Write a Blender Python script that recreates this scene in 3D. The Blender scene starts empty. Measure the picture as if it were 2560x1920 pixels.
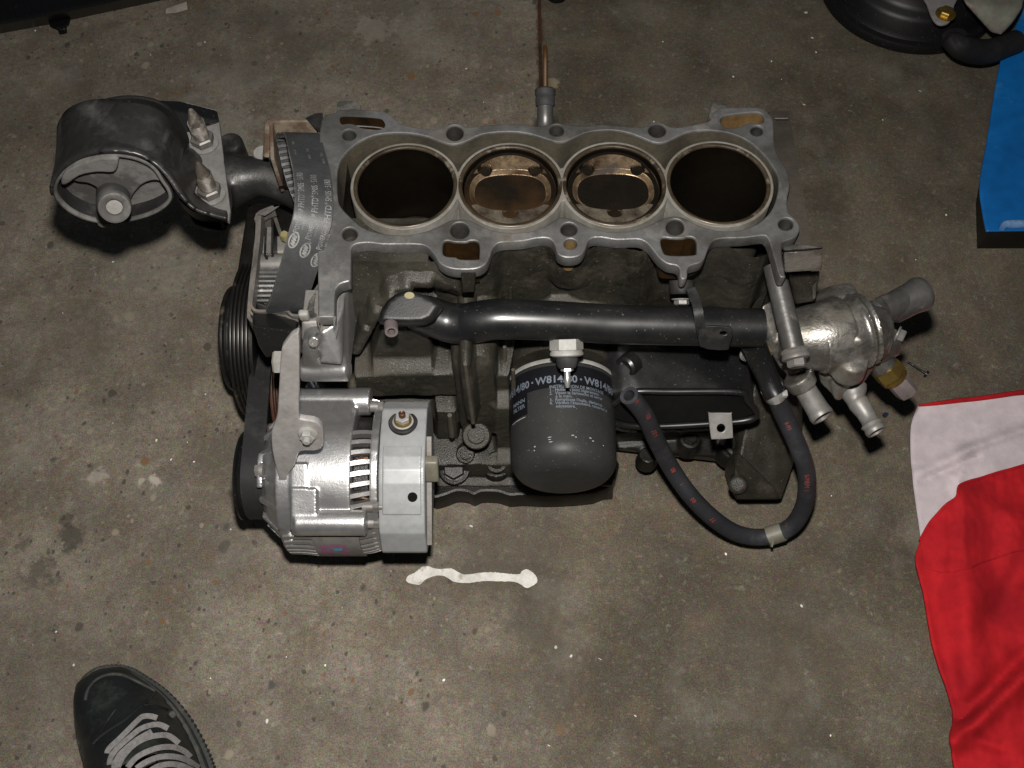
import bpy, bmesh, math, random
from mathutils import Vector, Matrix, noise as mnoise
random.seed(7)
R = math.radians
sc = bpy.context.scene
COL = sc.collection
# ---------------------------------------------------------------- camera, light, exposure
H, TH, F = 0.97, R(62), 2489.0
cam_d = bpy.data.cameras.new('camera'); cam = bpy.data.objects.new('camera', cam_d); COL.objects.link(cam)
cam_d.sensor_width = 36; cam_d.lens = 36*F/2560; cam_d.clip_start = .01; cam_d.clip_end = 50
cam.location = (0, 0, H); cam.rotation_euler = (math.pi/2-TH, 0, 0)
sc.camera = cam
w = bpy.data.worlds.new('World'); sc.world = w; w.use_nodes = True
bg = w.node_tree.nodes['Background']; bg.inputs[0].default_value = (.62, .8, 1, 1); bg.inputs[1].default_value = .022
def area(name, loc, tgt, size, power, col):
    d = bpy.data.lights.new(name, 'AREA'); d.shape = 'DISK'; d.size = size; d.energy = power; d.color = col
    o = bpy.data.objects.new(name, d); COL.objects.link(o); o.location = loc
    o.rotation_euler = (Vector(tgt)-Vector(loc)).to_track_quat('-Z', 'Y').to_euler(); return o
area('camera_flash', (0.0, .075, 1.005), (0, .40, .1), .03, 17.5, (1, .955, .90))
area('ambient_fill', (-.9, .3, 2.4), (0, .4, 0), 2.0, 2.6, (.85, .93, 1))  # weak overhead fill added to lift the ambient light; no real lamp
sc.view_settings.view_transform = 'Standard'; sc.view_settings.look = 'None'
sc.view_settings.exposure = 0; sc.view_settings.gamma = 1

# ---------------------------------------------------------------- measuring: a picture point -> a point of the place
CC = Vector((0, 0, H)); RT = Vector((1, 0, 0)); UP = Vector((0, math.sin(TH), math.cos(TH))); FW = Vector((0, math.cos(TH), -math.sin(TH)))
def ray(p): return FW*F + RT*(p[0]-1280) + UP*(960-p[1])
def Z(p, z): d = ray(p); return CC + d*((z-H)/d.z)
def Y(p, y): d = ray(p); return CC + d*(y/d.y)
def PL(p, o, n): d = ray(p); return CC + d*((o-CC).dot(n)/d.dot(n))
CR = {'A': (100, 200, 2.765), 'B': (800, 220, 3.16), 'C': (1400, 220, 3.16), 'D': (500, 700, 2.2415), 'E': (850, 650, 2.553),
      'F': (1500, 650, 2.0733), 'G': (1850, 650, 3.318), 'H': (500, 450, 3.0175), 'J': (560, 760, 5.53), 'K': (660, 250, 8.296),
      'L': (1050, 850, 4.147), 'M': (1250, 850, 5.53), 'N': (1880, 560, 4.879), 'S': (100, 1600, 3.687), 'Q': (1980, 0, 2.676),
      'V': (980, 1380, 5.267), 'W': (2180, 950, 1.7105), 'P': (0, 0, 1)}
def q(c, *pts):
    ox, oy, s = CR[c]; r = [(ox+a/s, oy+b/s) for a, b in pts]
    return r if len(r) > 1 else r[0]
def sm(pts, n=5, closed=True):
    out = []; N = len(pts); pts = [Vector(p) for p in pts]
    rng = range(N) if closed else range(N-1)
    for i in rng:
        if closed: a, b, c, d = pts[i-1], pts[i], pts[(i+1) % N], pts[(i+2) % N]
        else: a, b, c, d = pts[max(i-1, 0)], pts[i], pts[i+1], pts[min(i+2, N-1)]
        for k in range(n):
            t = k/n; out.append(.5*((2*b)+(c-a)*t+(2*a-5*b+4*c-d)*t*t+(3*b-3*c+d-a)*t**3))
    if not closed: out.append(pts[-1])
    return out

# ---------------------------------------------------------------- materials
def mat(name, col, rough=.5, metal=0., col2=None, sc1=18., amt=1., lo=.4, hi=.65, bump=.0, bs=300., rough2=None, dirt=None, ds=9., dlo=.5, dhi=.6,
        speck=None, coat=0., spec=.5):
    m = bpy.data.materials.new(name); m.use_nodes = True; nt = m.node_tree; N = nt.nodes; L = nt.links
    b = N['Principled BSDF']; b.inputs['Metallic'].default_value = metal; b.inputs['Roughness'].default_value = rough
    b.inputs['Coat Weight'].default_value = coat; b.inputs['Coat Roughness'].default_value = .15; b.inputs['Specular IOR Level'].default_value = spec
    tc = N.new('ShaderNodeTexCoord')
    def nz(scale, det=6, off=0, r=.6):
        t = N.new('ShaderNodeTexNoise'); t.inputs['Scale'].default_value = scale; t.inputs['Detail'].default_value = det; t.inputs['Roughness'].default_value = r
        mp = N.new('ShaderNodeMapping'); mp.inputs['Location'].default_value = (off, off*1.7, off*.6); L.new(tc.outputs['Object'], mp.inputs[0]); L.new(mp.outputs[0], t.inputs['Vector']); return t.outputs['Fac']
    def rng(s, a, c, x=0., y=1.):
        r = N.new('ShaderNodeMapRange'); r.inputs[1].default_value = a; r.inputs[2].default_value = c; r.inputs[3].default_value = x; r.inputs[4].default_value = y; L.new(s, r.inputs[0]); return r.outputs[0]
    def mix(f, a, c):
        x = N.new('ShaderNodeMix'); x.data_type = 'RGBA'; L.new(f, x.inputs[0])
        for k, v in ((6, a), (7, c)):
            if isinstance(v, tuple): x.inputs[k].default_value = (*v, 1)
            else: L.new(v, x.inputs[k])
        return x.outputs[2]
    if col2 is None: col2 = tuple(c*.6 for c in col)
    n1 = nz(sc1); f = rng(n1, lo, hi, 0, amt); c = mix(f, col, col2)
    n2 = nz(sc1*9, 4, 3.1); c = mix(rng(n2, .35, .75, 0, .35), c, tuple(min(1, x*.55) for x in col2))
    ro = rng(n1, lo, hi, rough, rough if rough2 is None else rough2)
    if dirt:
        fd = rng(nz(ds, 7, 7.7, .68), dlo, dhi); c = mix(fd, c, dirt)
        x = N.new('ShaderNodeMix'); L.new(fd, x.inputs[0]); L.new(ro, x.inputs[2]); x.inputs[3].default_value = .75; ro = x.outputs[0]
        if metal > 0:
            mm = N.new('ShaderNodeMath'); mm.operation = 'MULTIPLY_ADD'; L.new(fd, mm.inputs[0]); mm.inputs[1].default_value = -metal; mm.inputs[2].default_value = metal; L.new(mm.outputs[0], b.inputs['Metallic'])
    if speck:
        v = rng(nz(520, 2, 1.3, .5), .69, .72); c = mix(v, c, speck)
    L.new(c, b.inputs['Base Color']); L.new(ro, b.inputs['Roughness'])
    if bump:
        bm_ = N.new('ShaderNodeBump'); bm_.inputs['Strength'].default_value = bump; bm_.inputs['Distance'].default_value = .0012
        L.new(nz(bs, 3, .4), bm_.inputs['Height']); L.new(bm_.outputs[0], b.inputs['Normal'])
    return m
MT = {
 'deck': mat('machined_deck', (.19, .19, .19), .38, .65, (.07, .067, .061), 20, rough2=.52, dirt=(0.0495, 0.0423, 0.0324), ds=24, dlo=.54, dhi=.70, bump=.14, bs=600),
 'cast': mat('oily_casting', (.028, .0262, .0198), .5, .1, (.013, .0122, .009), 22, rough2=.27, dirt=(.044, .037, .028), ds=26, dlo=.54, dhi=.78, bump=.5, bs=850, speck=(0.099, 0.09, 0.081), spec=.30),  # the pale specks are oily glints put into the colour
 'beltprint': mat('belt_print', (.19, .19, .185), .6, 0, (.09, .09, .088), 160, spec=.1),
 'holesteel': mat('hole_wall', (.085, .082, .078), .4, .6, (.04, .037, .033), 50),
 'tubegrey': mat('stained_tube', (.085, .083, .08), .36, .5, (.04, .038, .035), 20, rough2=.45, bump=.12, dirt=(.13, .12, .10), ds=40, dlo=.58, dhi=.75),
 'dusty': mat('dusty_plate', (.165, .16, .155), .75, .05, (.11, .107, .10), 26, bump=.25, dirt=(.05, .045, .04), ds=30, dlo=.58, dhi=.78, spec=.15),
 'dustyplastic': mat('dusty_plastic', (.095, .09, .083), .6, 0, (.05, .046, .042), 34, bump=.15, dirt=(.15, .12, .095), ds=34, dlo=.55, dhi=.75, spec=.15),
 'flangecast': mat('flange_casting', (.034, .029, .023), .6, .1, (.022, .019, .015), 26, bump=.35, bs=500, spec=.2),
 'castlight': mat('worn_casting', (.075, .066, .052), .5, .2, (.045, .04, .03), 40, bump=.4, bs=500),
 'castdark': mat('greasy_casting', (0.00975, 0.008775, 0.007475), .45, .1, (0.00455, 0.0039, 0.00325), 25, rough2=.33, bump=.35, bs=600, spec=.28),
 'jacket': mat('water_jacket', (.055, .048, .034), .7, 0, (.028, .024, .018), 30, bump=.3, spec=.2),
 'liner': mat('liner_outer', (.17, .165, .15), .55, .2, (.085, .076, .06), 22, bump=.2, dirt=(.09, .075, .055), ds=30, dlo=.52, dhi=.72),
 'rim': mat('liner_rim', (.060, .046, .030), .34, .45, (.022, .016, .010), 40, dirt=(.085, .072, .054), ds=45, dlo=.56, dhi=.66),
 'bore': mat('oily_bore', (.0055, .0045, .003), .34, .3, (.004, .003, .002), 15, rough2=.2, spec=.3),
 'carbon': mat('piston_carbon', (.004, .003, .002), .5, 0, (.026, .014, .006), 13, lo=.48, hi=.68, rough2=.4, bump=.25, bs=160, spec=.12),
 'pistonedge': mat('piston_land', (.33, .235, .14), .36, .8, (0.077, 0.049, 0.028), 26, bump=.2, dirt=(0.021, 0.014, 0.0084), ds=40, dlo=.5, dhi=.62),
 'brownhole': mat('oil_stained_hole', (0.03, 0.015, 0.0042), .4, .3, (0.0096, 0.0054, 0.0024), 35),
 'tan': mat('tan_oil_film', (0.135, 0.09, 0.0405), .45, .1, (0.063, 0.0315, 0.009), 30),
 'crevice': mat('crevice', (.02, .017, .012), .5),
 'black': mat('satin_black_paint', (0.0051, 0.0054, 0.00588), .30, 0, (0.0078, 0.0078, 0.0078), 30, rough2=.4, speck=(0.048, 0.048, 0.045), spec=.42),
 'blackdull': mat('dusty_black_steel', (0.01105, 0.01105, 0.01105), .45, .1, (0.0052, 0.0052, 0.00507), 20, rough2=.36, bump=.12, bs=900, dirt=(0.02925, 0.0273, 0.0247), ds=18, dlo=.52, dhi=.8, spec=.28),
 'rubber': mat('rubber', (0.0162, 0.0162, 0.0168), .6, 0, (0.0108, 0.0108, 0.0108), 20, bump=.1, dirt=(0.045, 0.045, 0.0468), ds=22, dlo=.5, dhi=.85, spec=.15),
 'bush': mat('dusty_rubber', (0.0675, 0.0657, 0.063), .8, 0, (0.045, 0.0432, 0.0414), 18, bump=.15, dirt=(0.108, 0.1035, 0.099), ds=16, spec=.12),
 'alu': mat('cast_aluminium', (0.425, 0.425, 0.4292), .30, .85, (0.2805, 0.272, 0.2635), 20, rough2=.46, bump=.12, bs=600, dirt=(0.119, 0.102, 0.0765), ds=28, dlo=.64, dhi=.78),
 'aludull': mat('dull_aluminium', (.225, .215, .20), .27, .8, (.085, .08, .068), 34, rough2=.42, bump=.25, bs=450, dirt=(.06, .052, .04), ds=26, dlo=.50, dhi=.72),
 'mountsteel': mat('worn_mount_steel', (.028, .0275, .027), .36, .4, (.012, .012, .012), 16, rough2=.45, bump=.2, dirt=(.05, .047, .043), ds=22, dlo=.5, dhi=.75),
 'bracket': mat('forged_bracket', (.40, .385, .375), .45, .5, (.27, .25, .24), 24, bump=.15, dirt=(.17, .14, .12), ds=30, dlo=.58, dhi=.8),
 'steel': mat('grey_steel', (.16, .155, .147), .48, .35, (.09, .083, .075), 24, bump=.1, dirt=(.12, .10, .075), ds=30, dlo=.55, dhi=.75),
 'bright': mat('bright_steel', (.62, .62, .60), .25, .85, (.4, .39, .37), 30),
 'zincw': mat('pale_zinc', (.25, .25, .24), .6, .1, (.17, .165, .15), 40, spec=.3),
 'cover': mat('grey_painted_cover', (0.225, 0.234, 0.2385), .34, .1, (0.18, 0.1845, 0.1872), 14, rough2=.45, dirt=(0.171, 0.1575, 0.135), ds=22, dlo=.62, dhi=.85, spec=.3),
 'filter': mat('filter_paint', (0.01613, 0.01688, 0.01838), .40, 0, (0.021, 0.021, 0.02025), 12, rough2=.48, speck=(0.06, 0.06, 0.05625), spec=.16),
 'filterprint': mat('filter_black_print', (.006, .006, .0075), .4, 0, (.005, .005, .006), 12, spec=.12),
 'print': mat('pale_print', (.105, .125, .155), .6, 0, (.075, .09, .11), 60),
 'printw': mat('white_print', (0.294, 0.294, 0.28), .6, 0, (0.175, 0.175, 0.168), 200),
 'red': mat('red_print', (.22, .032, .022), .6, 0, (.10, .02, .015), 80),
 'rust': mat('rusty_sheet', (.075, .055, .036), .75, 0, (.055, .03, .017), 40, bump=.3, dirt=(.125, .10, .072), ds=30),
 'rustred': mat('rust_red_steel', (0.0644, 0.0252, 0.01232), .6, .1, (0.028, 0.0112, 0.0056), 40, bump=.3),
 'pulley': mat('oily_pulley', (.026, .024, .022), .3, .6, (.012, .011, .010), 30, rough2=.4, dirt=(.06, .048, .034), ds=34, dlo=.55, dhi=.7),
 'brass': mat('brass', (0.33, 0.228, 0.06), .32, .85, (0.198, 0.132, 0.042), 30),
 'mauve': mat('mauve_plastic', (.10, .08, .078), .5, 0, (.07, .06, .06), 50),
 'copper': mat('copper', (0.12, 0.051, 0.027), .5, .5, (0.06, 0.03, 0.018), 50),
 'magenta': mat('magenta_print', (.20, .045, .13), .6, 0, (.10, .07, .09), 150),
 'bluedot': mat('blue_print', (.06, .22, .38), .6),
 'labelgrey': mat('worn_label', (.13, .12, .11), .5, 0, (.09, .085, .08), 60, spec=.15),
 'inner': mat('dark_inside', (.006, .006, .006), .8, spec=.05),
 'yellow': mat('yellow_mark', (0.176, 0.152, 0.068), .6),
 'amber': mat('amber_stick', (.055, .028, .008), .4, .1, (.03, .015, .006), 60),
 'whitepaint': mat('white_floor_paint', (.52, .51, .475), .7, 0, (.38, .365, .335), 60, bump=.3, dirt=(.26, .23, .20), ds=75, dlo=.56, dhi=.66),
 'cream': mat('cream_plastic', (0.132, 0.123, 0.096), .5),
}
# ---------------------------------------------------------------- object helpers
def thing(name, label, cat, loc, group=None):
    o = bpy.data.objects.new(name, None); COL.objects.link(o); o.location = loc; o.empty_display_size = .03
    o['label'] = label; o['category'] = cat
    if group: o['group'] = group
    return o
def par(o, p):
    if p is None: return o
    o.parent = p
    if p.type == 'EMPTY' and p.parent is None: o.matrix_parent_inverse = Matrix.Translation(p.location).inverted()
    return o
def obj(name, me, m=None, parent=None, smooth=True, label=None):
    if isinstance(me, bmesh.types.BMesh):
        b = me; me = bpy.data.meshes.new(name); bmesh.ops.recalc_face_normals(b, faces=b.faces); b.to_mesh(me); b.free()
    o = bpy.data.objects.new(name, me); COL.objects.link(o)
    if m is not None:
        me.materials.clear(); me.materials.append(MT[m] if isinstance(m, str) else m)
    if smooth:
        me.polygons.foreach_set('use_smooth', [True]*len(me.polygons))
        try: me.set_sharp_from_angle(angle=R(38))
        except Exception: pass
    if label: o['label'] = label
    return par(o, parent)
def tag(o, label, cat, group=None, kind=None):
    if label: o['label'] = label
    if cat: o['category'] = cat
    if group: o['group'] = group
    if kind: o['kind'] = kind
    return o
def ev(o):
    dg = bpy.context.evaluated_depsgraph_get(); me = bpy.data.meshes.new_from_object(o.evaluated_get(dg)); return me
def plate_mesh(outer, holes, th, bevel=.0, matrix=None):
    """flat plate with holes from outlines in its own XY plane, top face at 0, body below"""
    c = bpy.data.curves.new('t', 'CURVE'); c.dimensions = '2D'; c.fill_mode = 'BOTH'; c.extrude = th/2-bevel; c.bevel_depth = bevel; c.bevel_resolution = 1; c.offset = -bevel
    for pts in [outer]+list(holes):
        s = c.splines.new('POLY'); s.points.add(len(pts)-1); s.use_cyclic_u = True
        for i, p in enumerate(pts): s.points[i].co = (p[0], p[1], 0, 1)
    o = bpy.data.objects.new('t', c); COL.objects.link(o); me = ev(o); bpy.data.objects.remove(o); bpy.data.curves.remove(c)
    me.transform(Matrix.Translation((0, 0, -th/2)))
    if matrix is not None: me.transform(matrix)
    return me
def plane_matrix(o, n, xdir=Vector((1, 0, 0))):
    n = n.normalized(); x = (xdir-n*xdir.dot(n)).normalized(); y = n.cross(x)
    m = Matrix((x, y, n)).transposed().to_4x4(); m.translation = o; return m
def plate_px(outer, holes, o, n, th, bevel=.0006, xdir=Vector((1, 0, 0))):
    """plate whose top face lies in the plane (o, n); outlines measured in the picture"""
    M = plane_matrix(o, n, xdir); Mi = M.inverted()
    f = lambda pts: [(Mi @ PL(p, o, n)).to_2d() for p in pts]
    return plate_mesh(f(outer), [f(h) for h in holes], th, bevel, M)
def ell(cx, cy, rx, ry, n=28, rot=0.):
    return [Vector((cx+rx*math.cos(a)*math.cos(rot)-ry*math.sin(a)*math.sin(rot), cy+rx*math.cos(a)*math.sin(rot)+ry*math.sin(a)*math.cos(rot))) for a in (2*math.pi*i/n for i in range(n))]
def frame(d, up=Vector((0, 0, 1))):
    d = d.normalized()
    if abs(d.dot(up)) > .95: up = Vector((1, 0, 0))
    x = up.cross(d).normalized(); return x, d.cross(x)
def lathe(bm, prof, o, ax, n=40, a0=0, a1=2*math.pi, cap=True):
    """prof: list of (t along axis, radius)"""
    ax = ax.normalized(); x, y = frame(ax); full = abs(a1-a0-2*math.pi) < 1e-4; k = n if full else n+1
    rings = []
    for t, r in prof:
        rings.append([bm.verts.new(o+ax*t+(x*math.cos(a)+y*math.sin(a))*max(r, 1e-5)) for a in (a0+(a1-a0)*i/n for i in range(k))])
    for A, B in zip(rings, rings[1:]):
        for i in range(n):
            j = (i+1) % k
            try: bm.faces.new((A[i], A[j], B[j], B[i]))
            except ValueError: pass
    if cap and full:
        if prof[0][1] > 1e-4: bm.faces.new(rings[0][::-1])
        if prof[-1][1] > 1e-4: bm.faces.new(rings[-1])
    return rings
def tube(bm, pts, rad, n=16, smooth=4, cap=True, hollow=0., flat=1.):
    if smooth > 1:
        if not hasattr(rad, '__len__'): rad = [rad]*len(pts)
        P = sm([Vector((*p, r)) for p, r in zip(pts, rad)] if False else pts, smooth, False)
        rr = sm([Vector((r, 0, 0)) for r in rad], smooth, False); rad = [v.x for v in rr]; pts = P
    elif not hasattr(rad, '__len__'): rad = [rad]*len(pts)
    rings = []; T = []
    for i in range(len(pts)):
        T.append((pts[min(i+1, len(pts)-1)]-pts[max(i-1, 0)]).normalized())
    x, y = frame(T[0])
    for i, p in enumerate(pts):
        if i:
            x = (x-T[i]*x.dot(T[i])).normalized(); y = T[i].cross(x)
        rings.append([bm.verts.new(p+(x*math.cos(a)+y*math.sin(a)*flat)*rad[i]) for a in (2*math.pi*k/n for k in range(n))])
    def skin(A, B):
        for k in range(n): bm.faces.new((A[k], A[(k+1) % n], B[(k+1) % n], B[k]))
    for A, B in zip(rings, rings[1:]): skin(A, B)
    if hollow:
        p, t, r = pts[-1], T[-1], rad[-1]; a = rings[-1]
        inner = [bm.verts.new(p+(v.co-p)*hollow) for v in a]; deep = [bm.verts.new(v.co-t*r*3) for v in inner]; skin(a, inner); skin(inner, deep); bm.faces.new(deep); bm.faces.new(rings[0][::-1])
    elif cap: bm.faces.new(rings[0][::-1]); bm.faces.new(rings[-1])
    return pts
def box(bm, c, s, M=None, bev=0.):
    b = bmesh.new(); bmesh.ops.create_cube(b, size=1)
    for v in b.verts: v.co = Vector((v.co.x*s[0], v.co.y*s[1], v.co.z*s[2]))
    if bev: bmesh.ops.bevel(b, geom=b.edges[:], offset=bev, segments=3, profile=.5, affect='EDGES')
    if M is not None: b.transform(M)
    b.transform(Matrix.Translation(c)); me = bpy.data.meshes.new('t'); b.to_mesh(me); b.free(); bm.from_mesh(me); bpy.data.meshes.remove(me)
def hull(bm, pts):
    b = bmesh.new(); vs = [b.verts.new(p) for p in pts]; r = bmesh.ops.convex_hull(b, input=vs)
    bmesh.ops.delete(b, geom=[v for v in b.verts if not v.link_faces], context='VERTS')
    me = bpy.data.meshes.new('t'); b.to_mesh(me); b.free(); bm.from_mesh(me); bpy.data.meshes.remove(me)
def addmesh(bm, me): bm.from_mesh(me)
def fuse(bm, vox=.0012, it=4, fac=.5):
    me = bpy.data.meshes.new('t'); bmesh.ops.recalc_face_normals(bm, faces=bm.faces); bm.to_mesh(me); bm.free()
    o = bpy.data.objects.new('t', me); COL.objects.link(o)
    r = o.modifiers.new('r', 'REMESH'); r.mode = 'VOXEL'; r.voxel_size = vox
    s = o.modifiers.new('s', 'SMOOTH'); s.factor = fac; s.iterations = it
    out = ev(o); bpy.data.objects.remove(o); return out
def hexnut(bm, o, ax, r, h, dome=.0):
    ax = ax.normalized(); lathe(bm, [(0, r*.98), (h*.85, r), (h, r*.86), (h+dome, r*.5 if dome else r*.86)], o, ax, 6)
def bolt(name, o, ax, r, h, m, parent, washer=1.35, flange=True):
    bm = bmesh.new()
    if flange: lathe(bm, [(0, r*washer), (h*.22, r*washer*.96), (h*.3, r)], o, ax, 24)
    hexnut(bm, o, ax, r, h); return obj(name, bm, m, parent, smooth=False)
def text_mesh(s, size, font_ext=0.0, align='CENTER', bold=0.):
    c = bpy.data.curves.new('t', 'FONT'); c.body = s; c.size = size; c.align_x = align; c.align_y = 'CENTER'; c.resolution_u = 2; c.offset = bold; c.extrude = font_ext
    o = bpy.data.objects.new('t', c); COL.objects.link(o); me = ev(o); bpy.data.objects.remove(o); bpy.data.curves.remove(c)
    return me
def text_on(name, s, size, fn, m, parent, align='CENTER', xs=1., off=(0, 0), bold=0.):
    """lettering wrapped on a surface: fn(u, v) -> point"""
    me = text_mesh(s, size, 0, align, bold); b = bmesh.new(); b.from_mesh(me); bmesh.ops.triangulate(b, faces=b.faces)
    bmesh.ops.subdivide_edges(b, edges=[e for e in b.edges if e.calc_length() > size*.25], cuts=1)
    for v in b.verts: v.co = fn(v.co.x*xs+off[0], v.co.y+off[1])
    return obj(name, b, m, parent, smooth=False)

def offs(P, d):
    c = sum(P, Vector((0, 0)))/len(P); A = sum(P[i-1].x*P[i].y-P[i].x*P[i-1].y for i in range(len(P))); sg = 1 if A > 0 else -1; out = []
    for i, p in enumerate(P):
        t = (P[(i+1) % len(P)]-P[i-1]).normalized(); out.append(p+Vector((t.y, -t.x))*sg*d)
    return out
# ---------------------------------------------------------------- floor
def floor_mat():
    m = bpy.data.materials.new('concrete'); m.use_nodes = True; nt = m.node_tree; N = nt.nodes; L = nt.links; b = N['Principled BSDF']
    b.inputs['Roughness'].default_value = .8; b.inputs['Specular IOR Level'].default_value = .08
    geo = N.new('ShaderNodeNewGeometry'); P = geo.outputs['Position']
    def nz(s, det=8, r=.6, off=0., vec=None):
        mp = N.new('ShaderNodeMapping'); mp.inputs['Location'].default_value = (off, off*.7, off*.3); L.new(vec or P, mp.inputs[0])
        t = N.new('ShaderNodeTexNoise'); t.inputs['Scale'].default_value = s; t.inputs['Detail'].default_value = det; t.inputs['Roughness'].default_value = r; L.new(mp.outputs[0], t.inputs['Vector']); return t
    def rng(s, a, c, x=0., y=1.):
        r = N.new('ShaderNodeMapRange'); r.inputs[1].default_value = a; r.inputs[2].default_value = c; r.inputs[3].default_value = x; r.inputs[4].default_value = y; L.new(s, r.inputs[0]); return r.outputs[0]
    def mth(op, a, c=None):
        x = N.new('ShaderNodeMath'); x.operation = op
        for k, v in enumerate((a, c)):
            if v is None: continue
            if isinstance(v, (int, float)): x.inputs[k].default_value = v
            else: L.new(v, x.inputs[k])
        return x.outputs[0]
    def mix(f, a, c, mode='MIX'):
        x = N.new('ShaderNodeMix'); x.data_type = 'RGBA'; x.blend_type = mode; L.new(f, x.inputs[0])
        for k, v in ((6, a), (7, c)):
            if isinstance(v, tuple): x.inputs[k].default_value = (*v, 1)
            else: L.new(v, x.inputs[k])
        return x.outputs[2]
    sx = N.new('ShaderNodeSeparateXYZ'); L.new(P, sx.inputs[0]); X = sx.outputs[0]; Yc = sx.outputs[1]
    # the left slab is pale with stones showing, the right one browner and worn smooth
    big = nz(3.2, 5, .6).outputs['Fac']
    near = rng(mth('ADD', X, rng(big, .3, .7, -.16, .16)), -.10, .10)
    far = rng(X, .0375, .0385); side = N.new('ShaderNodeMix'); L.new(rng(Yc, .50, .52), side.inputs[0]); L.new(near, side.inputs[2]); L.new(far, side.inputs[3]); S = side.outputs[0]
    mid = nz(11, 8, .62, 2.).outputs['Fac']; fine = nz(90, 6, .7, 5.).outputs['Fac']; grain = nz(700, 3, .7, 1.).outputs['Fac']; hue = nz(240, 3, .7, 9.).outputs['Color']
    left = mix(rng(mid, .40, .60), (.178, .155, .122), (.104, .089, .068)); right = mix(rng(mid, .40, .60), (.098, .084, .060), (.050, .042, .029))
    c = mix(S, left, right)
    c = mix(rng(fine, .35, .7, 0, .55), c, (.075, .066, .055))
    c = mix(rng(fine, .30, .42, .35, 0.), c, (.26, .245, .22))
    f2 = nz(190, 5, .75, 13.).outputs['Fac']; c = mix(rng(f2, .50, .72, 0, .55), c, (.060, .050, .040)); c = mix(rng(f2, .46, .30, 0, .26), c, (.24, .215, .18))
    tn = nz(26, 6, .7, 31.).outputs['Fac']; c = mix(rng(tn, .50, .68, 0, .4), c, (.105, .074, .048)); c = mix(rng(tn, .46, .32, 0, .22), c, (.105, .108, .100))
    g2 = rng(grain, .25, .75, .42, 1.58); vm = N.new('ShaderNodeVectorMath'); vm.operation = 'SCALE'; L.new(c, vm.inputs[0]); L.new(g2, vm.inputs['Scale']); c = vm.outputs[0]
    # coloured grit
    hs = N.new('ShaderNodeMix'); hs.data_type = 'RGBA'; hs.blend_type = 'OVERLAY'; hs.inputs[0].default_value = .5; L.new(c, hs.inputs[6]); L.new(hue, hs.inputs[7]); c = hs.outputs[2]
    # stones in the worn surface
    warp = nz(60, 2, .5, 4.); wv = N.new('ShaderNodeVectorMath'); wv.operation = 'MULTIPLY_ADD'; L.new(warp.outputs['Color'], wv.inputs[0]); wv.inputs[1].default_value = (.008, .008, 0); L.new(P, wv.inputs[2])
    def stones(scale, keep, size, soft, seedoff, fade):
        mp = N.new('ShaderNodeMapping'); mp.inputs['Location'].default_value = (seedoff, seedoff, 0); mp.inputs['Scale'].default_value = (1, .82, 0); L.new(wv.outputs[0], mp.inputs[0])
        v = N.new('ShaderNodeTexVoronoi'); v.inputs['Scale'].default_value = scale; v.inputs['Randomness'].default_value = 1; L.new(mp.outputs[0], v.inputs['Vector'])
        s = N.new('ShaderNodeSeparateColor'); L.new(v.outputs['Color'], s.inputs[0])
        k = mth('LESS_THAN', s.outputs[0], keep); sz = mth('MULTIPLY', s.outputs[1], size)
        inn = rng(mth('SUBTRACT', sz, v.outputs['Distance']), 0, soft)
        f = mth('MULTIPLY', mth('MULTIPLY', k, inn), fade)
        return f, s.outputs[2]
    fadeL = rng(S, 0, 1, .95, .13)
    ramp = lambda s, cols: (lambda r: (L.new(s, r.inputs[0]), r.outputs[0])[1])(mk(cols))
    def mk(cols):
        r = N.new('ShaderNodeValToRGB'); r.color_ramp.interpolation = 'CONSTANT'
        while len(r.color_ramp.elements) < len(cols): r.color_ramp.elements.new(.5)
        for i, (p, cc) in enumerate(cols): r.color_ramp.elements[i].position = p; r.color_ramp.elements[i].color = (*cc, 1)
        return r
    pal = [(0, (.045, .040, .034)), (.3, (.06, .055, .05)), (.5, (.085, .05, .028)), (.66, (.035, .036, .038)), (.8, (.20, .17, .13)), (.92, (.13, .07, .03))]
    for a in ((62, .16, .42, .10, 0., fadeL), (125, .20, .42, .12, 3.3, fadeL), (230, .14, .5, .12, 7.1, fadeL)):
        f, h = stones(*a); c = mix(mth('MULTIPLY', f, .85), c, ramp(h, pal))
    # white grit
    f, h = stones(300, .003, .42, .05, 5.5, 1.); c = mix(f, c, (.6, .58, .54))
    f, h = stones(120, .003, .22, .04, 8.5, 1.); c = mix(f, c, (.5, .48, .43))
    # oil stains
    st = nz(5.5, 6, .55, 11.).outputs['Fac']; c = mix(rng(st, .52, .70, 0, .42), c, (.055, .047, .037))
    st = nz(7.5, 6, .6, 17.).outputs['Fac']; c = mix(rng(st, .56, .74, 0, .28), c, (.24, .23, .20))
    wob = nz(55, 5, .7, 21.).outputs['Fac']
    for px, py, r_, col, amt in ((185, 1342, .016, (.035, .032, .026), .7), (165, 1300, .008, (.035, .032, .026), .6), (95, 1430, .020, (.045, .042, .034), .6), (60, 1360, .010, (.04, .036, .03), .5), (248, 1190, .012, (.30, .27, .23), .6), (392, 1206, .009, (.36, .33, .28), .7), (350, 1205, .006, (.33, .30, .26), .6),
                                 (1383, 205, .011, (.24, .20, .13), .6), (1210, 1400, .045, (.055, .046, .035), .35), (600, 1150, .05, (.06, .052, .04), .3), (2070, 500, .03, (.045, .038, .026), .5), (1345, 1560, .03, (.05, .045, .036), .35), (930, 70, .03, (.26, .24, .20), .35), (560, 330, .05, (.24, .23, .2), .3)):
        ce = Z((px, py), 0); vd = N.new('ShaderNodeVectorMath'); vd.operation = 'DISTANCE'; L.new(P, vd.inputs[0]); vd.inputs[1].default_value = tuple(ce)
        dd = mth('ADD', vd.outputs['Value'], rng(wob, .3, .7, -r_*.7, r_*.7)); c = mix(rng(dd, r_*1.0, r_*.55, 0, amt), c, col)
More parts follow.
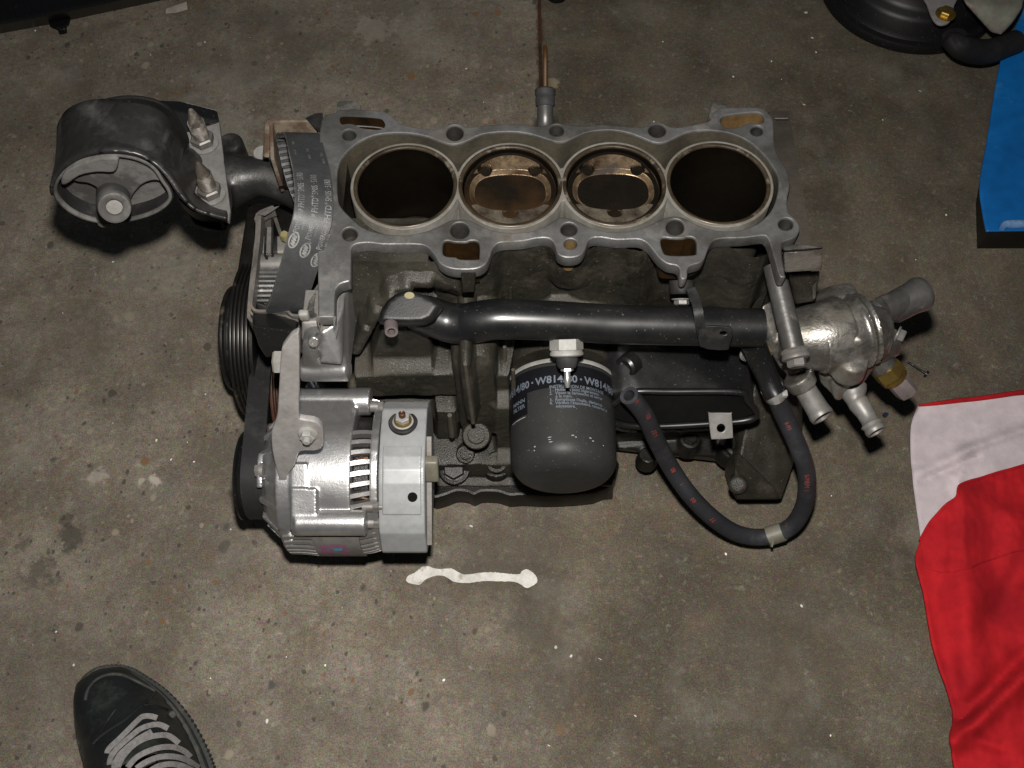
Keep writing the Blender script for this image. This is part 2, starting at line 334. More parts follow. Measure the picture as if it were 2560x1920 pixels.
    ln_ = mth('ADD', mth('ABSOLUTE', mth('SUBTRACT', X, .0377)), rng(wob, .3, .7, -.003, .004)); c = mix(mth('MULTIPLY', rng(ln_, .0065, .002, 0, .75), rng(Yc, .50, .53)), c, (.030, .022, .015))
    L.new(c, b.inputs['Base Color'])
    bp = N.new('ShaderNodeBump'); bp.inputs['Strength'].default_value = .35; bp.inputs['Distance'].default_value = .0015; hh = mth('ADD', mth('MULTIPLY', fine, .8), mth('MULTIPLY', grain, .35)); L.new(hh, bp.inputs['Height']); L.new(bp.outputs[0], b.inputs['Normal'])
    return m
FM = floor_mat()
JX = .0377
bm = bmesh.new()
def quad(x0, x1, y0, y1, z=0.):
    bm.faces.new([bm.verts.new(p) for p in ((x0, y0, z), (x1, y0, z), (x1, y1, z), (x0, y1, z))])
quad(-4, JX-.0021, -3, 4); quad(JX+.0021, 4, -3, 4); quad(JX-.0021, JX+.0021, -3, .5)
for x in (JX-.0021, JX+.0021): bm.faces.new([bm.verts.new(p) for p in ((x, .5, 0), (x, 4, 0), (x, 4, -.012), (x, .5, -.012))])
me = bpy.data.meshes.new('floor'); bm.to_mesh(me); bm.free()
fl = obj('floor', me, FM, smooth=False); tag(fl, 'grey concrete garage floor with small stones showing through', None, kind='structure')
bm = bmesh.new(); quad(JX-.0021, JX+.0021, .5, 4, -.006); o = obj('floor_joint', bm, 'rustred', smooth=False); tag(o, 'narrow dark joint running away behind the engine', None, kind='structure')
# ---------------------------------------------------------------- engine: block
ZD = .322
ENG = thing('engine', 'bare four-cylinder engine block with alternator, oil filter and thermostat housing standing on the concrete', 'engine', (0.0, .5, 0))
up = Vector((0, 0, 1))
outB = q('B', (120,195),(150,172),(250,165),(330,168),(480,180),(545,200),(590,240),(645,285),(760,310),(900,325),(960,310),(1000,285),(1060,275),(1120,285),(1160,305),(1250,300),(1400,285),(1550,285),(1700,300),(1790,290),(1870,265),(1950,285),(2050,300),(2150,295))
outC = q('C', (300,285),(400,290),(520,300),(640,310),(700,290),(770,275),(840,290),(900,310),(1000,300),(1100,280),(1170,262),(1200,225),(1220,180),(1300,155),(1450,150),(1580,155),(1640,190),(1680,240),(1690,330),(1692,430),(1720,520),(1780,620),(1815,720),(1812,800),(1795,880),(1805,980),(1850,1020),(1890,1080),(1888,1140),(1850,1185),(1770,1215),(1755,1250),(1755,1330),(1780,1465),(1783,1490),(1762,1498),(1738,1490),(1720,1450),(1690,1340),(1655,1220),(1632,1180),(1600,1167),(1450,1185),(1290,1190),(1220,1205),(1185,1240),(1160,1300),(1140,1350),(1105,1382),(1030,1405),(1008,1440),(1005,1492),(985,1510),(962,1508),(947,1482),(943,1430),(915,1403),(850,1390),(790,1350),(740,1290),(700,1240),(660,1210),(600,1195),(450,1200),(330,1182),(262,1185),(225,1210),(205,1260),(185,1300),(150,1328),(90,1341),(30,1337),(-20,1310))
outB2 = q('B', (1860,1260),(1845,1225),(1820,1197),(1780,1185),(1700,1190),(1600,1210),(1440,1220),(1390,1240),(1360,1280),(1340,1340),(1310,1390),(1250,1425),(1150,1436),(1050,1430),(985,1410),(940,1378),(910,1330),(880,1290),(850,1260),(800,1240),(700,1235),(500,1236),(400,1224),(300,1230),(258,1252),(246,1290),(244,1400),(240,1515))
outH = q('H', (1110,768),(1060,785),(1028,820),(1016,870),(1014,1025),(1005,1034),(898,1034),(892,1028),(890,800),(885,500))
DO = sm(outB+outC+outB2+outH+[(793, 560), (797, 420), (803, 300)], 3)
jk = q('B', (135,720),(140,640),(170,560),(240,480),(340,410),(450,370),(580,355),(720,360),(850,385),(950,422),(1030,445),(1100,440),(1180,410),(1270,370),(1400,350),(1550,348),(1680,370),(1790,405),(1870,427),(1940,422),(2020,387),(2100,355)) \
   + q('C', (300,338),(420,335),(540,355),(650,395),(740,430),(820,432),(900,397),(1000,352),(1120,335),(1250,342),(1380,370),(1500,430),(1600,520),(1670,610),(1720,700),(1725,800),(1700,900),(1660,980),(1590,1050),(1500,1100),(1400,1125),(1250,1125),(1130,1095),(1030,1050),(970,1020),(900,1010),(820,1025),(740,1065),(640,1110),(520,1135),(380,1135),(240,1100),(140,1050),(70,1025)) \
   + q('B', (1900,1020),(1850,1045),(1790,1085),(1690,1125),(1560,1140),(1430,1135),(1320,1110),(1240,1070),(1170,1040),(1100,1035),(1030,1045),(960,1080),(850,1125),(720,1155),(600,1160),(450,1140),(340,1100),(240,1020),(160,930),(138,840))
JK = sm(jk, 3)
BH = [('B',230,370,55,42),('B',1065,355,68,60),('B',1870,335,57,44),('C',768,335,70,54),('C',1555,338,50,40),('B',235,1155,60,52),('B',1105,1125,74,62),('C',70,1117,66,52),('C',910,1100,72,62),('C',1785,1075,60,48),('C',82,1232,51,40)]
holes = []
for c, x, y, rx, ry in BH:
    s = CR[c][2]; p = q(c, (x, y)); holes.append(ell(p[0], p[1], rx/s, ry/s, 28))
slots = [sm(q('B', (970,1240),(985,1212),(1020,1208),(1060,1218),(1150,1220),(1185,1208),(1230,1208),(1258,1235),(1258,1330),(1240,1352),(1110,1352),(1070,1335),(1000,1328),(972,1305)), 3),
         sm(q('C', (795,1215),(805,1185),(845,1182),(880,1188),(975,1188),(1000,1178),(1045,1180),(1075,1210),(1078,1285),(1055,1318),(860,1320),(815,1290)), 3),
         sm(q('B', (145,265),(150,230),(190,218),(300,220),(440,230),(500,245),(527,290),(510,325),(460,340),(390,335),(320,325),(270,300),(220,292),(170,298)), 3),
         sm(q('C', (1265,255),(1290,222),(1370,208),(1480,196),(1570,195),(1608,225),(1610,260),(1580,278),(1500,272),(1420,305),(1340,315),(1290,300)), 3)]
me = plate_px(DO, [JK]+holes+slots, Vector((0, 0, ZD)), up, .012, .0012)
deck = obj('deck_face', me, 'deck', ENG)
def to3(pts, z=ZD): return [Z(p, z) for p in pts]
def well(name, px, depth, m, floor=None, grow=0., parent=ENG, top=ZD-.0014):
    bm = bmesh.new(); P = offs([p.to_2d() for p in to3(px)], grow)
    a = [bm.verts.new((p.x, p.y, top)) for p in P]; b = [bm.verts.new((p.x, p.y, top-depth)) for p in P]
    for i in range(len(a)): bm.faces.new((a[i], a[(i+1) % len(a)], b[(i+1) % len(b)], b[i]))
    bm.faces.new(b)
    return obj(name, bm, m, parent)
well('water_jacket', JK, .125, 'jacket', grow=-.0004)
for i, h in enumerate(holes): well('bolt_hole', h, .055 if i != 10 else .03, 'holesteel' if i != 10 else 'tan', grow=-.0004)
for i, h in enumerate(slots): well('oil_drain', h, .032 if i != 3 else .022, 'brownhole' if i != 3 else 'tan', grow=-.0004)
# liners and pistons: bore centres measured on the deck
bores = [Z((1013.0, 460.5), ZD), Z((1275.5, 459.5), ZD), Z((1536.0, 457.5), ZD), Z((1797.0, 455.0), ZD)]
PIT = (bores[3]-bores[0]).length/3
RB = PIT*.468; RO = PIT*.5015
RB = .0395
print('pitch', PIT, 'RB', RB, 'bores', bores[0], bores[3])
RO = RB+.0058
bank = []
cs = [Vector((c.x, c.y)) for c in bores]
for sgn, order in ((1, range(4)), (-1, range(3, -1, -1))):
    for i in order:
        a0, a1 = (math.pi, 0) if sgn > 0 else (0, -math.pi)
        for k in range(41):
            a = a0+(a1-a0)*k/40; p = cs[i]+Vector((math.cos(a), math.sin(a)))*RO
            if (i > 0 and (p-cs[i-1]).length < RO+.0002) or (i < 3 and (p-cs[i+1]).length < RO+.0002): continue
            if bank and (p-bank[-1]).length < .0004: continue
            bank.append(p)
bank = bank if (bank[0]-bank[-1]).length > .0004 else bank[:-1]
me = plate_mesh(bank, [[c+Vector((math.cos(t), math.sin(t)))*(RB+.0024) for t in (2*math.pi*k/80 for k in range(80))] for c in cs], .13, .0005, Matrix.Translation((0, 0, ZD-.0012)))
obj('liner_walls', me, 'liner', ENG)
for i, c in enumerate(bores):
    z0 = Vector((c.x, c.y, 0))
    bm = bmesh.new(); lathe(bm, [(ZD-.0045, RB+.0034), (ZD-.0010, RB+.0034), (ZD-.0007, RB+.0030), (ZD-.0007, RB+.0016), (ZD-.0014, RB+.0005), (ZD-.0030, RB)], z0, up, 72, cap=False); ln = obj('cylinder_liner', bm, 'rim', ENG)
    bm = bmesh.new(); lathe(bm, [(ZD-.0026, RB), (ZD-.012, RB), (ZD-.013, RB-.0003), (ZD-.14, RB-.0003)], z0, up, 72, cap=False); obj('bore_wall', bm, 'bore', ln)
MT['sooty'] = mat('sooty_land', (.13, .11, .085), .4, .5, (.03, .022, .015), 60, bump=.4)
MT['landbright'] = MT['pistonedge']
MT['carbondark'] = mat('dark_carbon', (.0035, .003, .0022), .5, 0, (.012, .007, .0035), 13, lo=.5, hi=.75, bump=.3, spec=.1)
def piston(c, ztop, deep=False, dish='carbon'):
    bm = bmesh.new(); n = 110; r = RB-.0012; V = {}
    def hgt(x, y):
        u, v = x/r, y/r
        e = ((abs(u)/.86)**2.6+(abs(v)/.55)**2.6)**(1/2.6)
        h = -.0042*max(0, min(1, (1.02-e)/.10))
        for sx_ in (-.56, .56):
            d = math.sqrt(((u-sx_)/.17)**2+((v-.56)/.135)**2); h = min(h, -.0042*max(0, min(1, (1.0-d)/.12)))
        d = math.sqrt((u/.17)**2+((v+.62)/.16)**2); h = min(h, -.0042*max(0, min(1, (1-d)/.12)))
        h -= .0035*max(0, (abs(u)-.70)/.3)**1.3*(1 if abs(u) > .70 else 0)
        if abs(v) > .52: h += .10*(abs(v)-.52)*r*(1 if v > 0 else .5)
        return h
    rings, seg = (60, 120) if deep else (170, 360); prev = None; cv = bm.verts.new((c.x, c.y, ztop+hgt(0, 0)))
    for k in range(1, rings+1):
        rr = r*k/rings; ring = []
        for s in range(seg):
            a = 2*math.pi*s/seg; x, y = rr*math.cos(a), rr*math.sin(a); dz = -.0008 if k == rings else 0
            ring.append(bm.verts.new((c.x+x, c.y+y, ztop+hgt(x, y)+dz)))
        for s in range(seg):
            j = (s+1) % seg
            if prev is None: bm.faces.new((cv, ring[s], ring[j]))
            else: bm.faces.new((prev[s], ring[s], ring[j], prev[j]))
        prev = ring
    crown = obj('piston', bm, 'pistonedge', ENG); crown.data.materials.append(MT[dish]); crown.data.materials.append(MT['sooty'])
    for f in crown.data.polygons:
        x, y = f.center.x-c.x, f.center.y-c.y
        u, v = abs(x)/r, abs(y)/r; e = ((u/.86)**2.6+(v/.55)**2.6)**(1/2.6); rr = math.hypot(u, v)
        if deep or e < .90 or rr > .93: k = 1
        elif math.hypot((u-.56)/.17, (y/r-.56)/.135) < .93 or math.hypot(u/.17, (y/r+.62)/.16) < .9: k = 1
        elif y > 0 and v > .46: k = 0  # bright far crescent: flash reflection painted on with the paler material
        elif e < 1.03: k = 0  # bright ring: highlight along the dish edge, also painted
        elif y < 0 and v > .40: k = 2
        else: k = 1
        f.material_index = k
    if deep: return crown
    bm = bmesh.new(); lathe(bm, [(-.0008, r), (-.006, r), (-.0062, r-.002), (-.008, r-.002), (-.0082, r), (-.014, r), (-.045, r)], Vector((c.x, c.y, ztop)), up, 64, cap=False); obj('piston_skirt', bm, 'pistonedge', crown)
    # raised casting marks on the crown
    for tx, ty, s in (('0356', 0, .30), ('11', 0, -.38)):
        text_on('casting_mark', tx, .0048, lambda a, b_, ty=ty, s=s: Vector((c.x+a, c.y+s*r+b_, ztop-.0032)), 'carbon', crown)
    return crown
piston(bores[1], ZD-.0075); piston(bores[2], ZD-.0075, dish='carbondark')
piston(bores[0], ZD-.094, True, 'carbondark'); piston(bores[3], ZD-.110, True, 'carbondark')  # deep crowns wholly in dark carbon: dimness down the bore painted in
# block front wall: a cast surface built up in relief
X0, X1 = Z((838, 640), ZD).x, Z((1985, 600), ZD).x
def XZ(p, y): v = Y(p, y); return (v.x, v.z)
ops = []
def cap(c, a, b, r, y, soft=.008, yref=None):
    a, b = q(c, a), q(c, b); yr = y if yref is None else yref
    A, B = XZ(a, yr), XZ(b, yr); s = r if not isinstance(r, str) else 0
    ops.append((A, B, r, y, soft))
# columns under the deck lugs, ribs between bores
cap('C', (82, 1340), (90, 1620), .014, .470, .010, .46)
cap('B', (1130, 1430), (1150, 1800), .022, .462, .012, .455)
cap('C', (985, 1400), (985, 1500), .013, .455, .010, .45)
for (a, b, r, y) in (((1600, 625), (1588, 790), .003, .472), ((1895, 620), (1845, 780), .007, .466), ((1480, 640), (1475, 770), .003, .476), ((1330, 640), (1325, 780), .003, .476)):
    cap('P', a, b, r, y, .016)
polys = []
def poly(c, pts, y, soft=.008, yref=None):
    P = [XZ(p, y if yref is None else yref) for p in q(c, *pts)]; polys.append((P, y, soft))
VR = [(100, 590, .428), (170, 440, .432), (240, 322, .438), (330, 228, .444), (430, 168, .450), (560, 140, .454), (680, 155, .457), (770, 200, .457)]
slope = lambda z: .460-(.305-z)*.34
VP = [(XZ(q('E', (x, y-12)), yv)) for x, y, yv in VR]
polys.append(([(VP[0][0]-.02, VP[0][1]-.03)]+VP+[(VP[-1][0]+.004, .33), (VP[0][0]-.03, .33)], slope, .006))
for (x, y, yv), (x2, y2, yv2) in zip(VR, VR[1:]): ops.append((XZ(q('E', (x, y)), yv), XZ(q('E', (x2, y2)), yv2), .0038, (yv+yv2)/2-.003, .009))
poly('E', [(245,440),(420,430),(590,450),(610,640),(560,720),(240,720),(180,620)], .434, .008)
poly('E', [(895,560),(1030,560),(1040,640),(1100,680),(1100,760),(930,740),(895,640)], .440, .008)
poly('E', [(60,730),(700,715),(790,740),(1110,720),(1110,870),(60,890)], .420, .012)
poly('E', [(0,950),(760,950),(760,1500),(0,1500)], .424, .012)
poly('E', [(960,940),(1110,940),(1130,1260),(980,1250)], .404, .010)
cap('E', (850, 700), (885, 1080), .0165, .405, .008)
cap('E', (800, 680), (840, 1020), .0035, .392, .005)
poly('E', [(590,960),(760,960),(780,1150),(600,1150)], .41, .010)
poly('E', [(560,1300),(900,1290),(1000,1300),(1750,1300),(1750,1500),(560,1500)], .388, .010)
poly('E', [(560,1440),(1750,1430),(1750,1560),(560,1560)], .380, .004)
cap('E', (1300, 560), (1560, 560), .018, .446, .012); cap('E', (1150, 800), (1650, 800), .022, .436, .014)
cap('P', (1530, 900), (1900, 900), .03, .462, .02)
poly('P', [(1530,1080),(1845,1080),(1845,1120),(1530,1125)], .424, .006)
cap('P', (1560, 1000), (1880, 1000), .03, .45, .02)
NX, NZ = 560, 330; zt = ZD-.0115
bm = bmesh.new(); grid = []
xs = [X0+(X1-X0)*i/(NX-1) for i in range(NX)]; zs = [zt*(j/(NZ-1)) for j in range(NZ)]
import numpy as np
gx, gz = np.meshgrid(np.array(xs), np.array(zs), indexing='ij')
yy = np.full(gx.shape, .484)
yy = yy - .010/(1+np.exp(-(.165-gz)/.008)) - .012/(1+np.exp(-(.05-gz)/.01))
for c in bores:       # barrels bulge softly in front of each bore
    d = np.abs(gx-c.x)/.036; yy -= .007*np.clip(1-d**3, 0, 1)*(1/(1+np.exp((.16-gz)/.01)))
for (A, B, r, y, soft) in ops:
    ax_, az_ = A; bx, bz = B; dx, dz = bx-ax_, bz-az_; L2 = dx*dx+dz*dz+1e-12
    t = np.clip(((gx-ax_)*dx+(gz-az_)*dz)/L2, 0, 1); d = np.sqrt((gx-ax_-t*dx)**2+(gz-az_-t*dz)**2)
    k = np.clip(1-(d-r)/soft, 0, 1); k = k*k*(3-2*k); rnd = np.clip(d/r, 0, 1)**2*min(.004, r*.3)
    cand = yy*(1-k)+(y+rnd)*k; yy = np.where(cand < yy, cand, yy)
for P, y, soft in polys:
    ins = np.zeros(gx.shape, bool); dm = np.full(gx.shape, 9.)
    for (ax_, az_), (bx, bz) in zip(P, P[1:]+P[:1]):
        cr_ = ((az_ > gz) != (bz > gz)) & (gx < (bx-ax_)*(gz-az_)/((bz-az_) or 1e-9)+ax_); ins ^= cr_
        dx, dz = bx-ax_, bz-az_; t = np.clip(((gx-ax_)*dx+(gz-az_)*dz)/(dx*dx+dz*dz+1e-12), 0, 1); dm = np.minimum(dm, np.sqrt((gx-ax_-t*dx)**2+(gz-az_-t*dz)**2))
    sd = np.where(ins, -dm, dm); k = np.clip(.5-sd/soft, 0, 1); k = k*k*(3-2*k); yt = y(gz) if callable(y) else y; yy = np.minimum(yy, yy*(1-k)+yt*k)
for i in range(NX):
    grid.append([bm.verts.new((xs[i], float(yy[i, j])+.0004*mnoise.noise(Vector((xs[i]*160, zs[j]*160, 0)))+.0009*mnoise.noise(Vector((xs[i]*45, zs[j]*45, 3))), zs[j])) for j in range(NZ)])
tops = [bm.verts.new((g_[-1].co.x, .505, g_[-1].co.z)) for g_ in grid]
for i in range(NX-1):
    if xs[i] < -.068: bm.faces.new((grid[i][-1], grid[i+1][-1], tops[i+1], tops[i]))
for i in range(NX-1):
    for j in range(NZ-1): bm.faces.new((grid[i][j], grid[i+1][j], grid[i+1][j+1], grid[i][j+1]))
YB = .595
for col in (grid[0], grid[-1]):      # side walls back to the rear face
    bk = [bm.verts.new((v.co.x, YB, v.co.z)) for v in col]
    for j in range(NZ-1): bm.faces.new((col[j], col[j+1], bk[j+1], bk[j]))
a, b_, c_, d_ = [bm.verts.new(p) for p in ((X0, YB, 0), (X1, YB, 0), (X1, YB, zt), (X0, YB, zt))]; bm.faces.new((a, b_, c_, d_))
bmesh.ops.remove_doubles(bm, verts=bm.verts, dist=1e-5)
block = obj('cylinder_block', bm, 'cast', ENG)
bm = bmesh.new(); box(bm, Vector(((X0+X1)/2, .54, .10)), (X1-X0-.01, .09, .19)); obj('crankcase_core', bm, 'inner', block)
# ---------------------------------------------------------------- coolant pipe along the front
pp = q('E', (470,330),(510,338),(570,354),(680,395),(790,408),(880,395),(1000,378),(1200,382),(1400,390),(1600,402),(1787,412))+q('F', (560,345),(700,350),(838,352))
yy_ = [.440,.438,.436,.433,.431,.430,.430,.430,.430,.430,.430,.430,.430,.430]
rr_ = [.0145,.0155,.0160,.0165,.0172,.0172,.0168,.0166,.0164,.0164,.0164,.0164,.0164,.0164]
bm = bmesh.new(); tube(bm, [Y(p, y) for p, y in zip(pp, yy_)], rr_, 28, 5)
pipe = obj('coolant_pipe', bm, 'black', ENG)
# flange plate at the pipe's left end, with the small nipple and the yellow mark
o0, n0 = Y(q('E', (330, 300)), .424), Vector((0, -.35, .94)).normalized()
bm = bmesh.new(); fo = q('E', (240,400),(255,330),(295,262),(355,215),(425,190),(500,205),(580,240),(660,290),(600,380),(540,405),(430,412),(330,408))
fp_ = [PL(p, o0, n0) for p in fo]; cf = sum(fp_, Vector())/len(fp_); hull(bm, fp_+[cf+(p-cf)*.84+n0*.005 for p in fp_]+[p-n0*.010 for p in fp_])
obj('pipe_flange', fuse(bm, .0013, 6, .6), 'blackdull', pipe)
bm = bmesh.new(); e = q('E', (443, 226)); me = plate_px(ell(e[0], e[1], 12.5, 8.5), [], o0+n0*.0058, n0, .0005, 0); obj('yellow_mark', me, 'yellow', pipe)
bm = bmesh.new(); a = Y(q('E', (322, 345)), .424); b = Y(q('E', (327, 435)), .406); d = (b-a)
tube(bm, [a-d*.2, a, a+d*.6], [.0070, .0064, .0056], 20, 3); obj('pipe_nipple', bm, 'black', pipe)
bm = bmesh.new(); tube(bm, [a+d*.45, a+d*.8, a+d*1.25], [.0046, .0056, .0052], 20, 2, hollow=.62); obj('nipple_end', bm, 'mauve', pipe)
# pipe bracket strap and its bolt under the deck lug
def flat_strip(bm, pts, wdir, wd, th):
    pr = None
    for i, p in enumerate(pts):
        t = (pts[min(i+1, len(pts)-1)]-pts[max(0, i-1)]).normalized(); wv = wdir if not isinstance(wdir, list) else wdir[i]
        wv = (wv-t*wv.dot(t)).normalized()*wd/2; nn = t.cross(wv).normalized()*th/2
        r = [bm.verts.new(p+x) for x in (wv+nn, wv-nn, -wv-nn, -wv+nn)]
        if pr:
            for k in range(4): bm.faces.new((pr[k], pr[(k+1) % 4], r[(k+1) % 4], r[k]))
        else: bm.faces.new(r)
        pr = r
    bm.faces.new(pr)
bm = bmesh.new()
flat_strip(bm, sm([Y(q('F', (468, 150)), .438), Y(q('F', (495, 210)), .428), Y(q('F', (512, 290)), .416), Y(q('F', (528, 380)), .409), Y(q('F', (540, 440)), .410)], 4, False), Vector((1, 0, 0)), .0075, .0028)
st = obj('pipe_bracket', bm, 'blackdull', ENG)
o1, n1 = Y(q('F', (600, 400)), .405), Vector((0, -.80, .60))
me = plate_px(sm(q('F', (520,345),(560,342),(640,345),(680,352),(690,385),(672,440),(655,468),(520,450)), 3), [ell(*q('F', (640, 380)), 9, 5)], o1, n1.normalized(), .0025, .0005); obj('bracket_tab', me, 'blackdull', st)
b0 = Y(q('F', (425, 165)), .446)
bm = bmesh.new(); lathe(bm, [(0, .0105), (.009, .0098), (.011, .0088)], b0+Vector((0, .008, .004)), Vector((0, -.86, -.5)), 28); obj('bolt_boss', bm, 'blackdull', ENG)
bolt('bracket_bolt', b0+Vector((0, -.004, -.004)), Vector((0, -.86, -.5)), .0062, .005, 'steel', ENG)
# cast lug block under the second deck boss, mould lines
bm = bmesh.new(); me_o = Y(q('E', (818, 130)), .436)
hull(bm, [Y(q('E', p), y) for p in ((772, 78), (868, 78), (858, 205), (778, 208)) for y in (.432, .455)]); box_ = obj('cast_lug', fuse(bm, .0012, 3), 'cast', ENG)
bm = bmesh.new(); hull(bm, [Y(p, y) for p in q('E', (1075, 180), (1102, 180), (1102, 270), (1075, 270)) for y in (.466, .475)]); obj('casting_rib', fuse(bm, .0009, 3), 'cast', ENG)

# ---------------------------------------------------------------- oil filter, lying level and pointing at the viewer
rc = Y((1404, 957), .428); fa = Vector((0, -1, -.03)).normalized(); FR = .0482
def fy(t): return rc+fa*t
bm = bmesh.new(); lathe(bm, [(-.0006, .0484), (.0004, .0488), (.0026, .0488), (.0032, FR)], rc, fa, 72, cap=False); ff = obj('oil_filter', bm, 'zincw', ENG)
bm = bmesh.new(); L_ = .098
prof = [(.003, FR), (.006, FR+.0003)]+[(.010, FR-.0006), (L_-.022, FR-.0016)]
for k in range(1, 13):
    a = math.pi/2*k/12; prof.append((L_-.022+.020*math.sin(a), FR-.0016-.020*(1-math.cos(a))))
prof += [(L_-.0015, .022), (L_-.0010, .012), (L_-.001, 0)]
lathe(bm, prof, rc, fa, 96); obj('filter_can', bm, 'filter', ff)
cx_, cy_ = frame(fa)      # angle 0 = ?
def on_can(u, v, top=0.):   # u metres round the can from its top, v metres from the rim
    a = u/FR; rad = Vector((math.sin(a), 0, math.cos(a)+0)); rad = (rad-fa*rad.dot(fa)).normalized(); r = FR-.00045+.0004-.0010*min(1, max(0, (v-.010)/.066))
    return rc+fa*v+rad*(r+.00018)
bm = bmesh.new(); vv = [.0042, .0075, .010, .016, .022, .0275]; rows = []
for v in vv: rows.append([bm.verts.new(on_can(FR*math.radians(-118+236*k/90), v)-(Vector((0, 0, 0)))) for k in range(91)])
for A_, B_ in zip(rows, rows[1:]):
    for k in range(90): bm.faces.new((A_[k], A_[k+1], B_[k+1], B_[k]))
obj('printed_band', bm, 'filterprint', ff)
bm = bmesh.new(); rows = []
for v in [.0275, .034, .040, .0475]: rows.append([bm.verts.new(on_can(FR*math.radians(-118+76*k/30), v)) for k in range(31)])
for A_, B_ in zip(rows, rows[1:]):
    for k in range(30): bm.faces.new((A_[k], A_[k+1], B_[k+1], B_[k]))
obj('printed_panel', bm, 'filterprint', ff)
def can_text(s, size, u, v, al='CENTER', m='print', xs=1., bold=0.):
    def fn(a, b):
        return on_can(u+a, v-b)+Vector((0, 0, .0002))
    return text_on('printed_lettering', s, size, fn, m, ff, al, xs, bold=bold)
PHI = 0.
for k, u in enumerate((-.0075, .0365, -.0515)):
    can_text('W814/80', .0098, u, .0202, bold=.00022)
for u in (.0145, -.0295): can_text('·', .012, u, .0202, bold=.0003)
for i, t in enumerate(['INSTRUCTION DE MONTAGE', '1.  Huiler le joint légèrement.', '2.  Visser la cartouche et serrer', '     à la main.', '3.  Remplissez l’huile, démarrez', '4.  Vérifiez l’étanchéité, resserrer si', '     nécessaire.']):
    can_text(t, .0039, -.0135, .0272+i*.0031, 'LEFT', 'print', 1.0, .00006)
can_text('MANN', .0052, -.047, .0335, xs=1.15, bold=.0001); can_text('FILTER', .0052, -.047, .0390, xs=1.15, bold=.0001)
bm = bmesh.new(); rows = []
for v in (.0492, .0499): rows.append([bm.verts.new(on_can(FR*math.radians(-70+25*k/12), v)) for k in range(13)])
for k in range(12): bm.faces.new((rows[0][k], rows[0][k+1], rows[1][k+1], rows[1][k]))
obj('printed_line', bm, 'printw', ff)
for (u, v, w_, h_) in ((-.014, .0735, .0035, .0006), (-.014, .0755, .0028, .0006), (-.013, .0778, .004, .0006), (.006, .0725, .0032, .001), (.0085, .0738, .002, .0008), (.022, .073, .003, .0011), (.0245, .0752, .0022, .0008), (-.028, .0795, .0018, .0016), (-.0285, .083, .0012, .001), (.036, .0765, .0014, .0012)):
    bm = bmesh.new(); P_ = [on_can(u+a*w_/2+random.uniform(-1, 1)*w_*.1, v+b*h_/2+random.uniform(-1, 1)*h_*.2) for a, b in ((-1, -.6), (.3, -1), (1, .2), (.2, 1), (-.8, .8))]
    bm.faces.new([bm.verts.new(p) for p in P_]); obj('scratch', bm, 'printw', ff)
# pressure switch above the filter
s0 = Y((1416, 860), .414); sa = Vector((.03, -.82, -.5)).normalized()
K_ = .68
bm = bmesh.new(); hexnut(bm, s0-sa*.004, sa, .0205*K_, .012*K_+.002); lathe(bm, [(.005, .0185*K_), (.0075, .0205*K_), (.0092, .0205*K_), (.0105, .018*K_)], s0, sa, 40); sw = obj('oil_pressure_switch', bm, 'zincw', ENG)
bm = bmesh.new(); lathe(bm, [(.008, .0135*K_), (.013, .0135*K_), (.018, .0120*K_), (.020, .0100*K_), (.020, .006*K_)], s0, sa, 32); obj('switch_body', bm, 'rubber', sw)
bm = bmesh.new(); hexnut(bm, s0+sa*.0195, sa, .0078*K_, .003); lathe(bm, [(.022, .0028), (.026, .0026), (.0275, .0029), (.032, .0027), (.034, .0021), (.036, .0017)], s0, sa, 20); obj('switch_terminal', bm, 'bright', sw)
# filter mounting boss on the block
bm = bmesh.new(); lathe(bm, [(-.03, .047), (-.012, .046)], rc, fa, 48); obj('filter_boss', bm, 'cast', ENG)

# ---------------------------------------------------------------- black cover box right of the filter
def rbox_px(pts_back, pts_front, yb, yf): return [Y(p, y) for p, y in zip(pts_back, yb)]+[Y(p, y) for p, y in zip(pts_front, yf)]
bm = bmesh.new()
T_ = [Y((1500, 885), .447), Y((1496, 950), .425), Y((1545, 868), .447), Y((1600, 858), .452), Y((1720, 872), .452), Y((1835, 885), .450), Y((1868, 905), .442)]
Fr = [Y((1556, 976), .408), Y((1600, 982), .404), Y((1845, 984), .404), Y((1890, 1030), .400), Y((1862, 1048), .398), Y((1540, 1050), .398), Y((1500, 1030), .402), Y((1500, 990), .408)]
Bk = [p+Vector((0, .05, -.02)) for p in T_]+[p+Vector((0, .05, 0)) for p in Fr[3:]]
hull(bm, T_+Fr+Bk); cvm = fuse(bm, .0016, 10, .6)
cov = obj('black_cover', cvm, 'black', ENG)
bm = bmesh.new(); bm.from_mesh(cvm); cov.data = cvm; bm.free()
cvm.materials.clear(); cvm.materials.append(MT['black'])
rim = sm([Y(p, y) for p, y in (((1582, 980), .400), ((1680, 979), .400), ((1845, 980), .399), ((1868, 1000), .396), ((1893, 1034), .392), ((1868, 1050), .390), ((1790, 1058), .389), ((1640, 1066), .388), ((1560, 1062), .388), ((1520, 1045), .390), ((1512, 1030), .393), ((1540, 1005), .397))], 5)
bm = bmesh.new(); tube(bm, rim+[rim[0], rim[1]], .0030, 10, 1); obj('cover_rim', bm, 'black', cov)
bm = bmesh.new(); c0 = sum(rim, Vector())/len(rim); n_ = Vector((0, -.9, .35)); inn = [bm.verts.new(c0+(p-c0)*.97+Vector((0, .003, 0))) for p in rim]; bm.faces.new(inn); obj('cover_face', bm, 'inner', cov)
e = Y((1550, 912), .434)
bm = bmesh.new(); lathe(bm, [(-.01, .0115), (.0, .0105), (.002, .0085), (.0015, .006), (-.001, .005)], e+Vector((.004, -.006, .006)), Vector((-.65, -.65, .35)), 32); obj('cover_boss', bm, 'black', cov)
